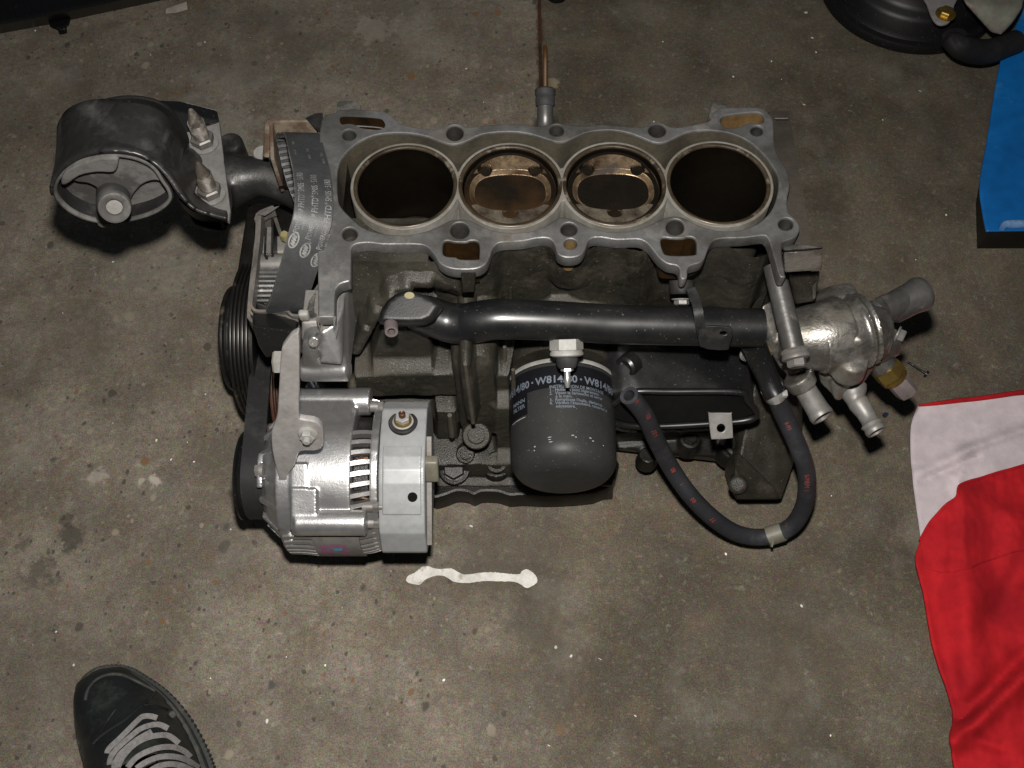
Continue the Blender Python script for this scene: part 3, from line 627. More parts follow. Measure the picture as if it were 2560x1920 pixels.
bolt('cover_bolt', Y(q('F', (757, 490)), .428), Vector((.1, -.8, .5)), .0045, .006, 'steel', ENG)
# ear tab below the cover
o2, n2 = Y(q('F', (625, 860)), .376), Vector((0, -.62, .78)).normalized()
me = plate_px(sm(q('F', (562,797),(572,792),(675,793),(683,800),(690,905),(680,925),(590,930),(575,915)), 2), [ell(*q('F', (628, 872)), 10.5, 10.5)], o2, n2, .003, .0006); et = obj('ear_tab', me, 'steel', cov)
bm = bmesh.new(); hull(bm, [Y(q('F', p), y) for p, y in (((560, 795), .385), ((680, 795), .385), ((560, 800), .41), ((680, 800), .41), ((562, 812), .40), ((680, 812), .40))]); obj('tab_arm', bm, 'blackdull', et)
# pan rail with its bolt heads, and the bell-housing foot at the right
bm = bmesh.new()
hull(bm, [Z(p, z) for p, z in (((1530, 1068), .05), ((1690, 1072), .05), ((1790, 1085), .05), ((1545, 1120), .045), ((1700, 1132), .04), ((1840, 1150), .04), ((1530, 1125), .02), ((1840, 1160), .02), ((1850, 1080), .06))])
hull(bm, [Z(q('F', p), z) for p, z in (((690, 900), .07), ((740, 960), .06), ((700, 1000), .045), ((640, 1010), .045), ((640, 900), .07), ((660, 960), .03), ((740, 980), .03))])
for x, y, r in ((465, 930, .011), (690, 970, .013), (250, 1010, .009)):
    p = Z(q('F', (x, y)), .056); lathe(bm, [(-.02, r*1.3), (0, r)], p, up, 20)
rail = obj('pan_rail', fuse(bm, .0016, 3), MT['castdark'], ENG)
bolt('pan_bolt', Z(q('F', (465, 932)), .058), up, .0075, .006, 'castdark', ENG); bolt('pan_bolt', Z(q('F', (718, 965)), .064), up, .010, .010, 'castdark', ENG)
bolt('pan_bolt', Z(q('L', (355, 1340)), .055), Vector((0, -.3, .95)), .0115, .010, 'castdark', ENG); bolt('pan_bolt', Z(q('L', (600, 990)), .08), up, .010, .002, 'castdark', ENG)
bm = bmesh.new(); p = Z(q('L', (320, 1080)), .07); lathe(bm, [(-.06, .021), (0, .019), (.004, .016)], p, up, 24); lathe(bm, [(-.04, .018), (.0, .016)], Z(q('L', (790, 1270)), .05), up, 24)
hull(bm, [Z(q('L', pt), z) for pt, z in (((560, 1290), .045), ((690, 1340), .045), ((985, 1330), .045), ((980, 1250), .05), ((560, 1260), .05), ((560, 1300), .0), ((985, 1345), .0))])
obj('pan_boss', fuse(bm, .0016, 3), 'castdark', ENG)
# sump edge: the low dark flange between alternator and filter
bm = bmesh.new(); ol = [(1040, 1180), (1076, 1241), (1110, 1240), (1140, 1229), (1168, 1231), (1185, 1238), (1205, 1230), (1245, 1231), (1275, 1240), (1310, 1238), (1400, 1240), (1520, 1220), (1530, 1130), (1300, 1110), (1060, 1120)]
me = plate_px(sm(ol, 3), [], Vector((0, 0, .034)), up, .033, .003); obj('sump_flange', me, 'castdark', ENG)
bm = bmesh.new()
ft = [((1895, 960), .20, .42), ((2000, 940), .2, .45)]
P1 = [Y(q('F', p), y) for p, y in (((820, 560), .46), ((1050, 640), .46), ((1050, 900), .43), ((985, 1110), .385), ((940, 1245), .36), ((705, 1245), .36), ((690, 1180), .365), ((830, 900), .42))]
hull(bm, P1+[p+Vector((0, .05, -.012)) for p in P1[:4]]+[Vector((p.x, p.y+.03, max(0.001, p.z-.03))) for p in P1[4:]])
foot = obj('bell_housing_foot', fuse(bm, .0018, 5), 'cast', ENG)
bm = bmesh.new(); hull(bm, [Y(q('F', p), y) for p, y in (((692, 1010), .392), ((722, 1000), .392), ((765, 1175), .364), ((900, 1175), .364), ((935, 1240), .356), ((710, 1240), .354), ((690, 1170), .358), ((700, 1100), .37))]+[Y(q('F', p), .40) for p in ((700, 1020), (930, 1200), (710, 1200))])
lathe(bm, [(-.02, .010), (.002, .009), (.004, .006)], Y(q('F', (712, 1165)), .360), Vector((-.3, -.5, .8)), 20); obj('foot_rib', fuse(bm, .0014, 5), 'cast', foot)

# ---------------------------------------------------------------- rear flange at the right end
def XP(p, x): d = ray(p); return CC+d*(x/d.x)
bm = bmesh.new(); fx0, fx1 = .229, .247
hull(bm, [Vector((x, y, z)) for x in (fx0, fx1) for y, z in ((.632, .300), (.478, .300), (.470, .295), (.455, .0), (.64, .0))]); fl_ = obj('rear_flange', bm, 'flangecast', ENG)
bm = bmesh.new(); hull(bm, [Z(p, z) for p in q('C', (1695, 236), (1805, 236), (1800, 246), (1700, 246)) for z in (.302, .309)]); obj('flange_tip', bm, 'steel', fl_)
pa = q('N', (360, 262), (380, 240), (430, 236), (520, 275), (700, 277), (862, 266), (860, 285), (430, 335), (375, 330))
bm = bmesh.new(); hull(bm, [Z(p, .312) for p in q('N', (375, 250), (430, 238), (520, 275), (862, 266), (862, 290), (375, 330))]+[Z(p, .290) for p in q('N', (375, 280), (862, 290), (862, 310), (375, 330))])
hull(bm, [Y(q('N', p), y) for p in ((385, 340), (860, 330), (850, 560), (395, 590)) for y in (.425, .452)])
lug = obj('flange_lug', fuse(bm, .0013, 6), 'aludull', ENG)
bm = bmesh.new(); hull(bm, [Y(q('N', p), y) for p in ((440, 600), (830, 570), (770, 940), (520, 980)) for y in (.445, .49)])
obj('flange_web', fuse(bm, .0016, 5), 'cast', ENG)
bm = bmesh.new(); hull(bm, [Y(q('N', p), y) for p in ((730, 760), (790, 700), (780, 900), (735, 930)) for y in (.44, .47)]); obj('flange_edge', fuse(bm, .001, 2), 'aludull', ENG)
# tabs behind the deck, top left and top right
for c, pts, m in (('B', [(130, 205), (135, 110), (160, 102), (290, 100), (318, 130), (325, 190)], 'steel'), ('C', [(1165, 262), (1200, 110), (1230, 98), (1290, 100), (1320, 150), (1320, 190), (1230, 220)], 'steel')):
    me = plate_px(q(c, *pts), [], Vector((0, 0, ZD-.016)), up, .05, .001); obj('rear_lug', me, 'aludull', ENG)
# rear wall ribs seen through nothing but the side views
bm = bmesh.new(); box(bm, Vector(((X0+X1)/2, .60, .13)), (X1-X0-.01, .03, .24), None, .01); obj('rear_wall', bm, 'cast', ENG)

# ---------------------------------------------------------------- dipstick
db = Y(q('B', (1779, 268)), .612); du = Vector((0, .86, .51)).normalized()
bm = bmesh.new(); tube(bm, [db+Vector((0, -.004, -.05)), db+Vector((0, -.003, -.012)), db, db+du*.014, db+du*.024], [.0070]*5, 20, 4); dt = obj('dipstick_tube', bm, 'tubegrey', ENG)
bm = bmesh.new(); l = .016; lathe(bm, [(0, .0076), (.001, .0084), (l*.45, .0087), (l*.55, .0080), (l*.65, .0091), (l*.92, .0091), (l, .0076), (l, .003)], db+du*.013, du, 28); obj('dipstick_seal', bm, 'rubber', dt)
b = db+du*.028; e1 = b+du*.030; bm = bmesh.new(); tube(bm, [b, b.lerp(e1, .5), e1, e1+du*.012+Vector((0, 0, -.006))], [.0024, .0024, .0022, .0018], 10, 3); obj('dipstick', bm, 'amber', ENG)
# round bosses and a ribbed web on the lower casting
for c, x, y, yv, r in (('E', 870, 1120, .397, .0135), ('E', 1000, 1290, .392, .011), ('E', 800, 1240, .394, .009)):
    p = Y(q(c, (x, y)), yv); bm = bmesh.new(); lathe(bm, [(-.02, r*1.1), (0, r), (.0015, r*.9), (.0015, r*.62), (-.003, r*.58), (-.003, 0)], p, Vector((0, -.55, .83)), 28); obj('cast_boss', bm, 'cast', ENG)
for pts, yv, w_ in (([(800, 665), (850, 1035)], .3885, .0022), ([(1050, 555), (1050, 690)], .434, .0022), ([(1105, 700), (1110, 890)], .412, .0022), ([(700, 990), (715, 1120)], .398, .003)):
    a, b = [Y(q('E', p), yv) for p in pts]; bm = bmesh.new(); tube(bm, [a, a.lerp(b, .5), b], [w_*.7, w_, w_], 12, 3); obj('casting_rib', bm, 'castlight', ENG)
# ================================================================ alternator, lying in front on the left
AY, AZ = .354, .126
XA = lambda px, py=1190: Y((px, py), AY).x*1.0
def XN(px, R_=.062):        # x of a picture column on the near side of the drum
    return (px-1280)*( (CC-Vector((0, AY, AZ))).length-R_ )/F
AC = lambda x: Vector((x, AY, AZ)); EX = Vector((1, 0, 0))
x690, x880, x925, x655 = XN(690), XN(882), XN(926), XN(655, .04)
R0 = .0718
vdir = (CC-Vector((0, AY, AZ))).normalized(); base_ang = math.atan2(vdir.z, vdir.y)      # direction towards the viewer
def ap(x, ang, r):      # ang measured round the drum from the viewer's direction, + = up the picture
    a = base_ang-ang; return Vector((x, AY+r*math.cos(a), AZ+r*math.sin(a)))
def ann(bm, x0, x1, r0, r1, a0, a1, n=10):      # solid block bent round the drum
    rows = []
    for k in range(n+1):
        a = a0+(a1-a0)*k/n; rows.append([bm.verts.new(ap(x, a, r)) for x, r in ((x0, r0), (x0, r1), (x1, r1), (x1, r0))])
    for A_, B_ in zip(rows, rows[1:]):
        for k in range(4): bm.faces.new((A_[k], A_[(k+1) % 4], B_[(k+1) % 4], B_[k]))
    bm.faces.new(rows[0]); bm.faces.new(rows[-1][::-1])
# body castings fused into one smooth shell
bm = bmesh.new()
lathe(bm, [(x655, .020), (x655, .040), (x655+.006, .050), (x690-.002, .060), (x690+.004, R0-.003), (x690+.012, R0-.003)], AC(0), EX, 96)
def shell(x0, x1, a0, a1, r0=.050, r1=R0): ann(bm, x0, x1, r0, r1, R(a0), R(a1), 40)
xm = XN(777)
shell(x690+.002, x880, -41, 75, .052, R0)                # main cover skin facing the viewer
shell(x690+.002, x690+.010, 0, 360, .05, R0-.002)
shell(x880-.004, x880, 0, 360, .05, R0-.0015); shell(x925, x925+.007, 0, 360, .045, R0-.0035)
shell(XN(780), x880, 75, 318, .052, R0-.002)
# drive-end mounting lugs: bars along the drum, upper and lower
tube(bm, [ap(XN(700), R(66), R0+.000), ap(XN(914), R(66), R0+.000)], .0125, 24, 1)
hull(bm, [ap(x, R(a), r) for x in (XN(702), XN(872)) for a, r in ((66, R0+.012), (40, R0), (45, .06), (80, .06))])
tube(bm, [ap(XN(745), R(-33), R0+.001), ap(XN(920), R(-33), R0+.001)], .0115, 24, 1)
hull(bm, [ap(x, R(a), r) for x in (XN(735), XN(800)) for a, r in ((-8, R0+.003), (-33, R0+.011), (-40, R0+.008), (-30, .06))])
hull(bm, [ap(x, R(a), r) for x in (XN(736), XN(775)) for a, r in ((8, R0+.002), (-20, R0+.004), (-20, .06), (8, .06))])
alt = obj('alternator', fuse(bm, .0011, 4), 'alu', ENG)
# cooling slots at the rear: bars bent from the cover to the end ring; front slots lower down
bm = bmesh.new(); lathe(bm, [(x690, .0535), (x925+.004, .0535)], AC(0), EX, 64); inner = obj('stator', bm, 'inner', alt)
def slot_ribs(x0, x1, a0, a1, step, name, bend=.0035):
    a = a0
    while a < a1:
        b = bmesh.new(); rows = []
        for k in range(7):
            t = k/6; x = x0+(x1-x0)*t; r = R0-.0008-bend*t*t; aa = R(a+2.2*math.sin(t*1.3)); hw = R(1.55)
            rows.append([b.verts.new(ap(x, aa+s*hw, rr)) for s, rr in ((-1, r-.007), (-1, r), (1, r), (1, r-.007))])
        for A_, B_ in zip(rows, rows[1:]):
            for k in range(4): b.faces.new((A_[k], A_[(k+1) % 4], B_[(k+1) % 4], B_[k]))
        bmesh.ops.bevel(b, geom=[e for e in b.edges if e.calc_length() > .003], offset=.0006, segments=1, affect='EDGES') if False else None
        obj('cooling_fin', b, 'alu', alt); a += step
slot_ribs(x880-.001, x925+.002, -30, 38, 7.6, 'r')
slot_ribs(XN(897)-.001, x925+.006, -96, -45, 6.6, 'r'); slot_ribs(x690+.004, XN(777), -96, -45, 6.6, 'f', -.002)
slot_ribs(x880-.001, x925+.002, 84, 250, 8, 'b')
bm = bmesh.new(); ann(bm, XN(885), XN(920), .0535, .0595, R(-60), R(60), 24); obj('winding', bm, 'castdark', inner)
for a_, w_ in ((-19, 2), (12, 1.5)):
    bm = bmesh.new(); tube(bm, [ap(XN(890), R(a_), .0602), ap(XN(905), R(a_+1), .0612), ap(XN(922), R(a_-1), .0600)], .0013, 8, 3); tube(bm, [ap(XN(892), R(a_+w_), .0600), ap(XN(920), R(a_+w_+.8), .0604)], .0012, 8, 1); obj('copper_wire', bm, 'copper', inner)
# nose casting webs seen between body and pulley
for a_ in range(-80, 90, 26):
    bm = bmesh.new(); hull(bm, [ap(x, R(a_)+d, r) for d in (-.05, .05) for x, r in ((x655-.001, .040), (x655-.001, .046), (x690+.003, .0655), (x690+.003, .058))]); obj('nose_web', fuse(bm, .0009, 2), 'alu', alt)
for a_, t in ((5, 'bright'),):
    p = ap(x655+.004, R(a_), .050); bm = bmesh.new(); lathe(bm, [(-.002, .0068), (.001, .0068)], p, EX, 20); hexnut(bm, p+EX*.0, -EX, .0058, .0065); obj('nose_bolt', bm, 'steel', alt)
bm = bmesh.new(); ann(bm, x655-.001, x655+.004, .036, .053, R(-12), R(22), 8); obj('nose_lug', fuse(bm, .001, 3), 'alu', alt)
bm = bmesh.new(); lathe(bm, [(x655-.012, .014), (x655+.002, .016)], AC(0), EX, 32); obj('bearing_boss', bm, 'alu', alt)
# pulley
xp0, xp1 = XN(584, .04), XN(668, .04); bm = bmesh.new(); PR = .0405
prof = [(xp0, .010), (xp0, PR), (xp0+.0018, PR+.0006), (xp0+.0025, PR-.001), (xp0+.0032, PR-.004)]
n = 5; a = xp0+.004; w_ = (xp1-.004-a)/n
for k in range(n): prof += [(a+w_*k, PR-.0035), (a+w_*(k+.5), PR-.0065), (a+w_*(k+1)-.0001, PR-.0035)]
prof += [(xp1-.003, PR-.004), (xp1-.0022, PR), (xp1-.0012, PR+.0006), (xp1-.0004, PR), (xp1, .012)]
lathe(bm, prof, AC(0), EX, 96); obj('alternator_pulley', bm, 'black', alt)
# rear cover: painted sheet box, faceted
xr0, xr1 = XN(948), XN(1064)
def sec(x, angs): return [ap(x, R(a_), r) for a_, r in angs]
S1 = [(100, .060), (80, .066), (66, .0720), (52, .0735), (34, .0675), (24, .0655), (14, .0660), (4, .0665), (-6, .0660), (-20, .0672), (-36, .072), (-42, .074), (-62, .0755), (-66, .0745), (-80, .060), (-120, .052), (170, .052)]
def prism(bm, A_, B_):
    a_ = [bm.verts.new(p) for p in A_]; b_ = [bm.verts.new(p) for p in B_]
    for i in range(len(a_)): j = (i+1) % len(a_); bm.faces.new((a_[i], a_[j], b_[j], b_[i]))
    bm.faces.new(a_[::-1]); bm.faces.new(b_)
bm = bmesh.new(); prism(bm, sec(xr0, S1), sec(xr1, S1))
rc_me = fuse(bm, .0011, 6, .5); rcov = obj('rear_cover', rc_me, 'cover', alt)
S2 = [(22, .0670), (14, .0678), (4, .0682), (-6, .0680), (-20, .0692), (-27.5, .0712), (-28.3, .0712), (-28.3, .060), (22, .060)]
bm = bmesh.new(); prism(bm, sec(xr0+.0035, S2), sec(xr1-.0032, S2)); pl = obj('cover_fold', fuse(bm, .0008, 2), 'cover', rcov)
p = ap(XN(1034), R(-15.5), .0692); nn = (p-AC(p.x)).normalized()
bm = bmesh.new(); lathe(bm, [(-.001, .0), (.0004, .0001), (.0005, .0040), (-.001, .0042)], p, nn, 24, cap=False); obj('cover_hole', bm, 'inner', rcov)
# output terminal: rubber cup, washers, nut, stud
p = ap(XN(1004), R(42), .0655); nn = Vector((p-AC(p.x))).normalized(); nn = (nn+Vector((0, 0, .35))).normalized()
bm = bmesh.new(); lathe(bm, [(0, .0128), (.004, .0128), (.005, .0118), (.005, .0095), (.002, .009)], p, nn, 36); tm = obj('terminal_cup', bm, 'rubber', alt)
bm = bmesh.new(); lathe(bm, [(.002, .0092), (.0048, .0092), (.0052, .0086)], p, nn, 32); obj('washer', bm, 'zincw', tm)
bm = bmesh.new(); lathe(bm, [(.0048, .0078), (.0068, .0078), (.0070, .007)], p, nn, 32); obj('washer', bm, 'brass', tm)
bm = bmesh.new(); hexnut(bm, p+nn*.0068, nn, .0066, .0048); obj('terminal_nut', bm, 'zincw', tm, smooth=False)
bm = bmesh.new(); lathe(bm, [(.010, .0030), (.0155, .0030), (.0165, .0022), (.0155, .001)], p, nn, 20); obj('terminal_stud', bm, 'copper', tm)
# end ring, through bolts, plug
for a_, px in ((64, 938), (-24, 940), (-38, 940)):
    p = ap(XN(px-14), R(a_), .0655 if abs(a_) < 50 else .068); bm = bmesh.new(); lathe(bm, [(-.006, .0052), (.003, .0052)], p, EX, 16); hexnut(bm, p+EX*.003, EX, .0052, .005); lathe(bm, [(.006, .0032), (.012, .0032)], p, EX, 12); obj('through_bolt', bm, 'steel', alt)
bm = bmesh.new(); lathe(bm, [(x925+.004, .058), (xr0+.001, .058)], AC(0), EX, 48); obj('rear_ring', bm, 'aludull', alt)
bm = bmesh.new(); c = ap(XN(1078), R(6), .054); box(bm, c, (.012, .010, .024), Matrix.Rotation(-.4, 4, 'X'), .002); obj('connector', bm, 'cream', alt)
bm = bmesh.new(); hull(bm, [ap(x, R(a_), r) for x in (xr1-.002, xr1+.004) for a_, r in ((34, .060), (-60, .070), (-60, .05), (34, .05))]); obj('cover_backplate', bm, 'steel', alt)
bm = bmesh.new(); ann(bm, XN(778), XN(895), R0-.006, R0+.0012, R(-92), R(-46), 12); lb = obj('rating_label', bm, 'labelgrey', alt)
def lab(x0, x1, a0, a1, m):
    bm = bmesh.new(); r = R0+.0015; rows = [[bm.verts.new(ap(XN(x), R(a0+(a1-a0)*k/4), r)) for x in (x0, x1)] for k in range(5)]
    for A_, B_ in zip(rows, rows[1:]): bm.faces.new((A_[0], A_[1], B_[1], B_[0]))
    obj('printed_mark', bm, m, lb)
for x0, x1, a0, a1 in ((792, 815, -56, -60), (792, 806, -60, -74), (812, 822, -62, -70), (816, 860, -55, -58), (848, 862, -60, -74), (800, 818, -72, -77), (838, 856, -66, -73)): lab(x0, x1, a0, a1, 'magenta')
lab(826, 846, -60, -64, 'bluedot')
# cast lettering pad on the body
bm = bmesh.new(); ann(bm, XN(752), XN(788), R0-.002, R0+.0026, R(-36), R(-16), 8); obj('casting_pad', fuse(bm, .0012, 3), 'alu', alt)

# ---------------------------------------------------------------- drive belt round crank pulley and alternator pulley
KY, KZ = .522, .088
xb0, xb1 = XN(599, .045), XN(655, .045)
def belt_loop(c1, r1, c2, r2, n=28):        # outer tangent loop in the YZ plane; c = (y, z)
    c1, c2 = Vector(c1), Vector(c2); d = c2-c1; L = d.length; th = math.atan2(d.y, d.x); ph = math.acos((r1-r2)/L); out = []
    for k in range(n+1): a = th+ph+(2*math.pi-2*ph)*k/n; out.append(c1+Vector((math.cos(a), math.sin(a)))*r1)
    for k in range(n+1): a = th-ph+(2*ph)*k/n; out.append(c2+Vector((math.cos(a), math.sin(a)))*r2)
    return out
def belt(name, loop, x0, x1, th, m, parent, label=None, xs=None):
    bm = bmesh.new(); rows = []; N_ = len(loop); c = sum(loop, Vector((0, 0)))/N_
    for i, p in enumerate(loop):
        t = (loop[(i+1) % N_]-loop[i-1]).normalized(); nn = Vector((t.y, -t.x)); nn = nn if nn.dot(p-c) > 0 else -nn; o_ = p; i_ = p-nn*th
        dx = xs(p) if xs else 0
        rows.append([bm.verts.new((x+dx, v.x, v.y)) for x, v in ((x0, i_), (x0, o_), (x1, o_), (x1, i_))])
    for i in range(N_):
        A_, B_ = rows[i], rows[(i+1) % N_]
        for k in range(4): bm.faces.new((A_[k], A_[(k+1) % 4], B_[(k+1) % 4], B_[k]))
    return obj(name, bm, m, parent, label=label)
loop = belt_loop((KY, KZ), .060, (AY, AZ), PR-.0005)
dense = []
for i, p in enumerate(loop):
    qn = loop[(i+1) % len(loop)]; k = 12 if (qn-p).length > .03 else 1
    dense += [p.lerp(qn, t/k) for t in range(k)]
def bx(p): t = (p.x-AY)/(KY-AY); return .010*max(0, min(1, t))*(1.0)
belt('drive_belt', dense, xb0, xb1, .0045, 'rubber', ENG, xs=lambda p: (Z((628, 880), .17).x-(xb0+xb1)/2)*max(0, min(1, (p.x-AY)/(KY-AY)))*.9)
# ---------------------------------------------------------------- crank pulleys
def ribbed(name, x0, x1, r, n, m, parent, cy=KY, cz=KZ, dep=.003, hub=True):
    bm = bmesh.new(); prof = [(x0+.001, r-.012), (x0+.001, r-.004), (x0, r-.001), (x0+.0015, r)]; a = x0+.002; w_ = (x1-.002-a)/n
    for k in range(n): prof += [(a+w_*k+.0002, r), (a+w_*(k+.3), r-.0002), (a+w_*(k+.5), r-dep), (a+w_*(k+.8), r-dep), (a+w_*(k+1), r)]
    prof += [(x1, r-.001), (x1, r-.012)]
    lathe(bm, prof, Vector((0, cy, cz)), EX, 110); 
    return obj(name, bm, m, parent)
def xd(px, d): return (px-1280)*d/F
p1 = ribbed('crank_pulley', xd(545, .96), xd(618, .96), .0535, 4, 'pulley', ENG, KY-.006, KZ+.010, .0035)
p2 = ribbed('crank_pulley', xd(580, .93), xd(640, .93), .0780, 5, 'pulley', ENG, .505, .115, .004)
p3 = ribbed('crank_pulley', xd(668, .93), xd(712, .93), .066, 5, 'rustred', ENG, .475, .088, .004)
bm = bmesh.new(); lathe(bm, [(xd(505, 1.), .0), (xd(528, .99), .014), (xd(560, .985), .03)], Vector((0, KY, KZ+.01)), EX, 24); 
bm.free()
# ================================================================ timing end (left): pump housing, covers, bracket, belt
def pts_y(c, pts, zm=.300):
    out = []
    for x, y, yy in pts:
        v = Y(q(c, (x, y)), yy); out.append(v if v.z < zm else Z(q(c, (x, y)), zm))
    return out
bm = bmesh.new()
hull(bm, pts_y('J', [(1545, 60, .408), (1659, 20, .408), (1560, 260, .400), (1350, 390, .392), (1330, 830, .386), (1640, 860, .386), (1640, 100, .400)])+[p+Vector((.0, .06, .0)) for p in pts_y('J', [(1545, 60, .408), (1640, 60, .408), (1340, 830, .386), (1640, 860, .386)])])
hull(bm, pts_y('H', [(1118, 770, .408), (1130, 1465, .388), (910, 1465, .388), (915, 1130, .396), (1020, 1090, .40), (1020, 830, .41)])+[p+Vector((0, .05, -.01)) for p in pts_y('H', [(1118, 770, .41), (1130, 1465, .388), (910, 1465, .388), (915, 1130, .396)])])
hull(bm, pts_y('H', [(905, 1210, .392), (770, 1230, .394), (770, 1465, .392), (905, 1465, .390), (820, 1200, .396)])+[p+Vector((0, .05, -.01)) for p in pts_y('H', [(905, 1210, .392), (770, 1230, .394), (770, 1465, .392), (905, 1465, .39)])])
tube(bm, pts_y('H', [(770, 1425, .396), (1125, 1425, .394)]), .0105, 20, 1)
lathe(bm, [(-.01, .0048), (.0024, .0045)], Y(q('H', (860, 1215)), .391), Vector((0, -.75, .66)), 20)
ph = obj('pump_housing', fuse(bm, .0013, 6), 'alu', ENG)
bm = bmesh.new(); lathe(bm, [(-.001, .0034), (.0006, .0034), (.0006, .0018), (-.002, .0016)], Y(q('H', (860, 1215)), .391)+Vector((0, -.0024, .0018)), Vector((0, -.75, .66)), 20, cap=False); obj('dowel_hole', bm, 'steel', ph)
bm = bmesh.new(); hull(bm, pts_y('H', [(900, 760, .43), (890, 1060, .408), (770, 1070, .41), (770, 1010, .415), (800, 900, .42)])+[p-Vector((0, 0, .03)) for p in pts_y('H', [(900, 760, .43), (890, 1060, .408), (770, 1070, .41)])])
obj('housing_step', fuse(bm, .0012, 3), 'aludull', ph)
bm = bmesh.new(); hull(bm, pts_y('H', [(1040, 1030, .404), (900, 1035, .404), (900, 1140, .398), (960, 1130, .397), (1020, 1090, .399)])+[p+Vector((0, .03, 0)) for p in pts_y('H', [(1040, 1030, .404), (900, 1035, .404), (900, 1140, .398)])])
hull(bm, pts_y('H', [(890, 1065, .404), (765, 1070, .404), (765, 1220, .402), (890, 1200, .402)])+[p+Vector((0, .03, 0)) for p in pts_y('H', [(890, 1065, .404), (765, 1070, .404), (765, 1220, .402)])])
obj('housing_web', fuse(bm, .0012, 3), 'steel', ph)
for (x, y, yv) in ((785, 1020, .413),):
    p = Y(q('H', (x, y)), yv); bm = bmesh.new(); box(bm, p, (.008, .006, .010), None, .002); obj('housing_pad', bm, 'zincw', ph)
# threaded adjusting rod seen between bracket and drum
bm = bmesh.new(); tube(bm, [Y(q('J', (1255, 1090)), .425), Y(q('J', (1330, 1240)), .415), Y(q('J', (1350, 1280)), .412)], .0095, 16, 1); obj('adjuster_rod', bm, 'bright', ENG)
# adjusting bracket: one flat forging from the housing to the drum
bo = Y(q('J', (920, 500)), .366); bo2 = ap(XN(757), R(6), R0+.014); tdir = (bo2-bo); side = EX; bn = side.cross(tdir).normalized(); bn = bn if bn.z > 0 else -bn
ol = q('D', (552,300),(556,400),(555,600),(553,760),(570,782),(610,788),(655,800),(685,830),(691,870),(690,915),(678,945),(640,958),(585,958),(552,970),(540,1010),(530,1040),(503,1075),(487,1105),(486,1150),(470,1168),(446,1162),(440,1110),(428,1060),(413,1000),(403,940),(400,860),(412,820),(432,760),(440,640),(448,500),(456,395),(470,365),(505,318),(530,302))
br = obj('adjusting_bracket', plate_px(sm(ol, 2), [], bo+bn*.002, bn, .0060, .0011), 'bracket', ENG)
p = PL(q('D', (605, 862)), bo+bn*.002, bn)
bm = bmesh.new(); lathe(bm, [(0, .0082), (.001, .0082), (.0016, .0072), (.002, .0065)], p, bn, 28); bb = obj('bracket_bolt', bm, 'zincw', br)
bm = bmesh.new(); hexnut(bm, p+bn*.0015, bn, .0062, .0045); lathe(bm, [(.0055, .0034), (.009, .0032), (.0098, .002)], p, bn, 18); obj('bolt_head', bm, 'zincw', bb, smooth=False)
p = Y(q('J', (770, 800)), .383); bm = bmesh.new(); hexnut(bm, p+EX*.006, -EX, .0098, .0105); lathe(bm, [(-.002, .0105), (.001, .0105)], p+EX*.006, EX, 28); obj('pivot_bolt', bm, 'zincw', br, smooth=False)
# ---------------------------------------------------------------- lower timing cover: black plastic with a grooved rim
def wall_strip(bm, pts, th, depth, z):
    P = sm([Z(p, z) for p in pts], 4, False); pr = None
    for i, p in enumerate(P):
        t = (P[min(i+1, len(P)-1)]-P[max(i-1, 0)]).normalized(); nn = Vector((-t.y, t.x, 0))*th/2
        r = [bm.verts.new(v) for v in (p+nn, p-nn, p-nn-up*depth, p+nn-up*depth)]
        if pr:
            for k in range(4): bm.faces.new((pr[k], pr[(k+1) % 4], r[(k+1) % 4], r[k]))
        else: bm.faces.new(r)
        pr = r
    bm.faces.new(pr)
rimz = .262
base = [(555, 200), (485, 228), (455, 262), (445, 420), (425, 600), (400, 800), (385, 920), (392, 960), (430, 985)]
tc_ = None
for k, (dx, dy, th) in enumerate(((0, 0, .0022), (-9, 12, .0018), (-17, 26, .0028))):
    bm = bmesh.new(); low = [(660, 985+0), (690, 1000), (745, 1030)] if k == 0 else ([(650, 985), (680, 1000), (745, 1010)])
    pts = [(x+dx*(1 if y > 250 else .3), y+(0 if y < 900 else dy*3.2)) for x, y in base]+[(540+dx, 985+dy*3.2), (650+dx, 985+dy*3.2), (690, 1015+dy*3.0), (748, 1022+dy*3.4)]
    wall_strip(bm, q('H', *pts), th, .012 if k < 2 else .045, rimz-.003*k)
    o = obj('timing_cover' if k == 0 else 'cover_groove', bm, 'dustyplastic', ENG if k == 0 else tc_)
    if k == 0: tc_ = o
bm = bmesh.new(); hull(bm, [Z(p, z) for p, z in zip(q('H', (385, 1010), (745, 1130), (745, 1000), (400, 900)), (.236,)*4)]+pts_y('H', [(400, 1100, .42), (440, 1250, .415), (500, 1345, .41), (600, 1330, .41), (740, 1150, .41), (640, 1260, .408)])+[Y(q('H', (450, 1000)), .46), Y(q('H', (740, 1000)), .46)])
obj('cover_body', fuse(bm, .0015, 5), 'black', tc_)
# thin inner plates standing in the cover
for pts, m, z, d in (([(545, 290), (545, 450), (540, 560)], 'blackdull', .258, .03), ([(520, 355), (515, 550)], 'steel', .262, .004), ([(497, 360), (490, 560)], 'blackdull', .262, .02), ([(440, 250), (425, 300)], 'steel', .25, .03)):
    bm = bmesh.new(); wall_strip(bm, q('H', *pts), .002 if m != 'steel' else .004, d, z); obj('cover_seal', bm, m, tc_)
bm = bmesh.new(); hull(bm, [Z(p, z) for p in q('H', (440, 260), (560, 205), (600, 195), (540, 240), (490, 270)) for z in (.266, .260)]); obj('cover_lip', bm, 'steel', tc_)
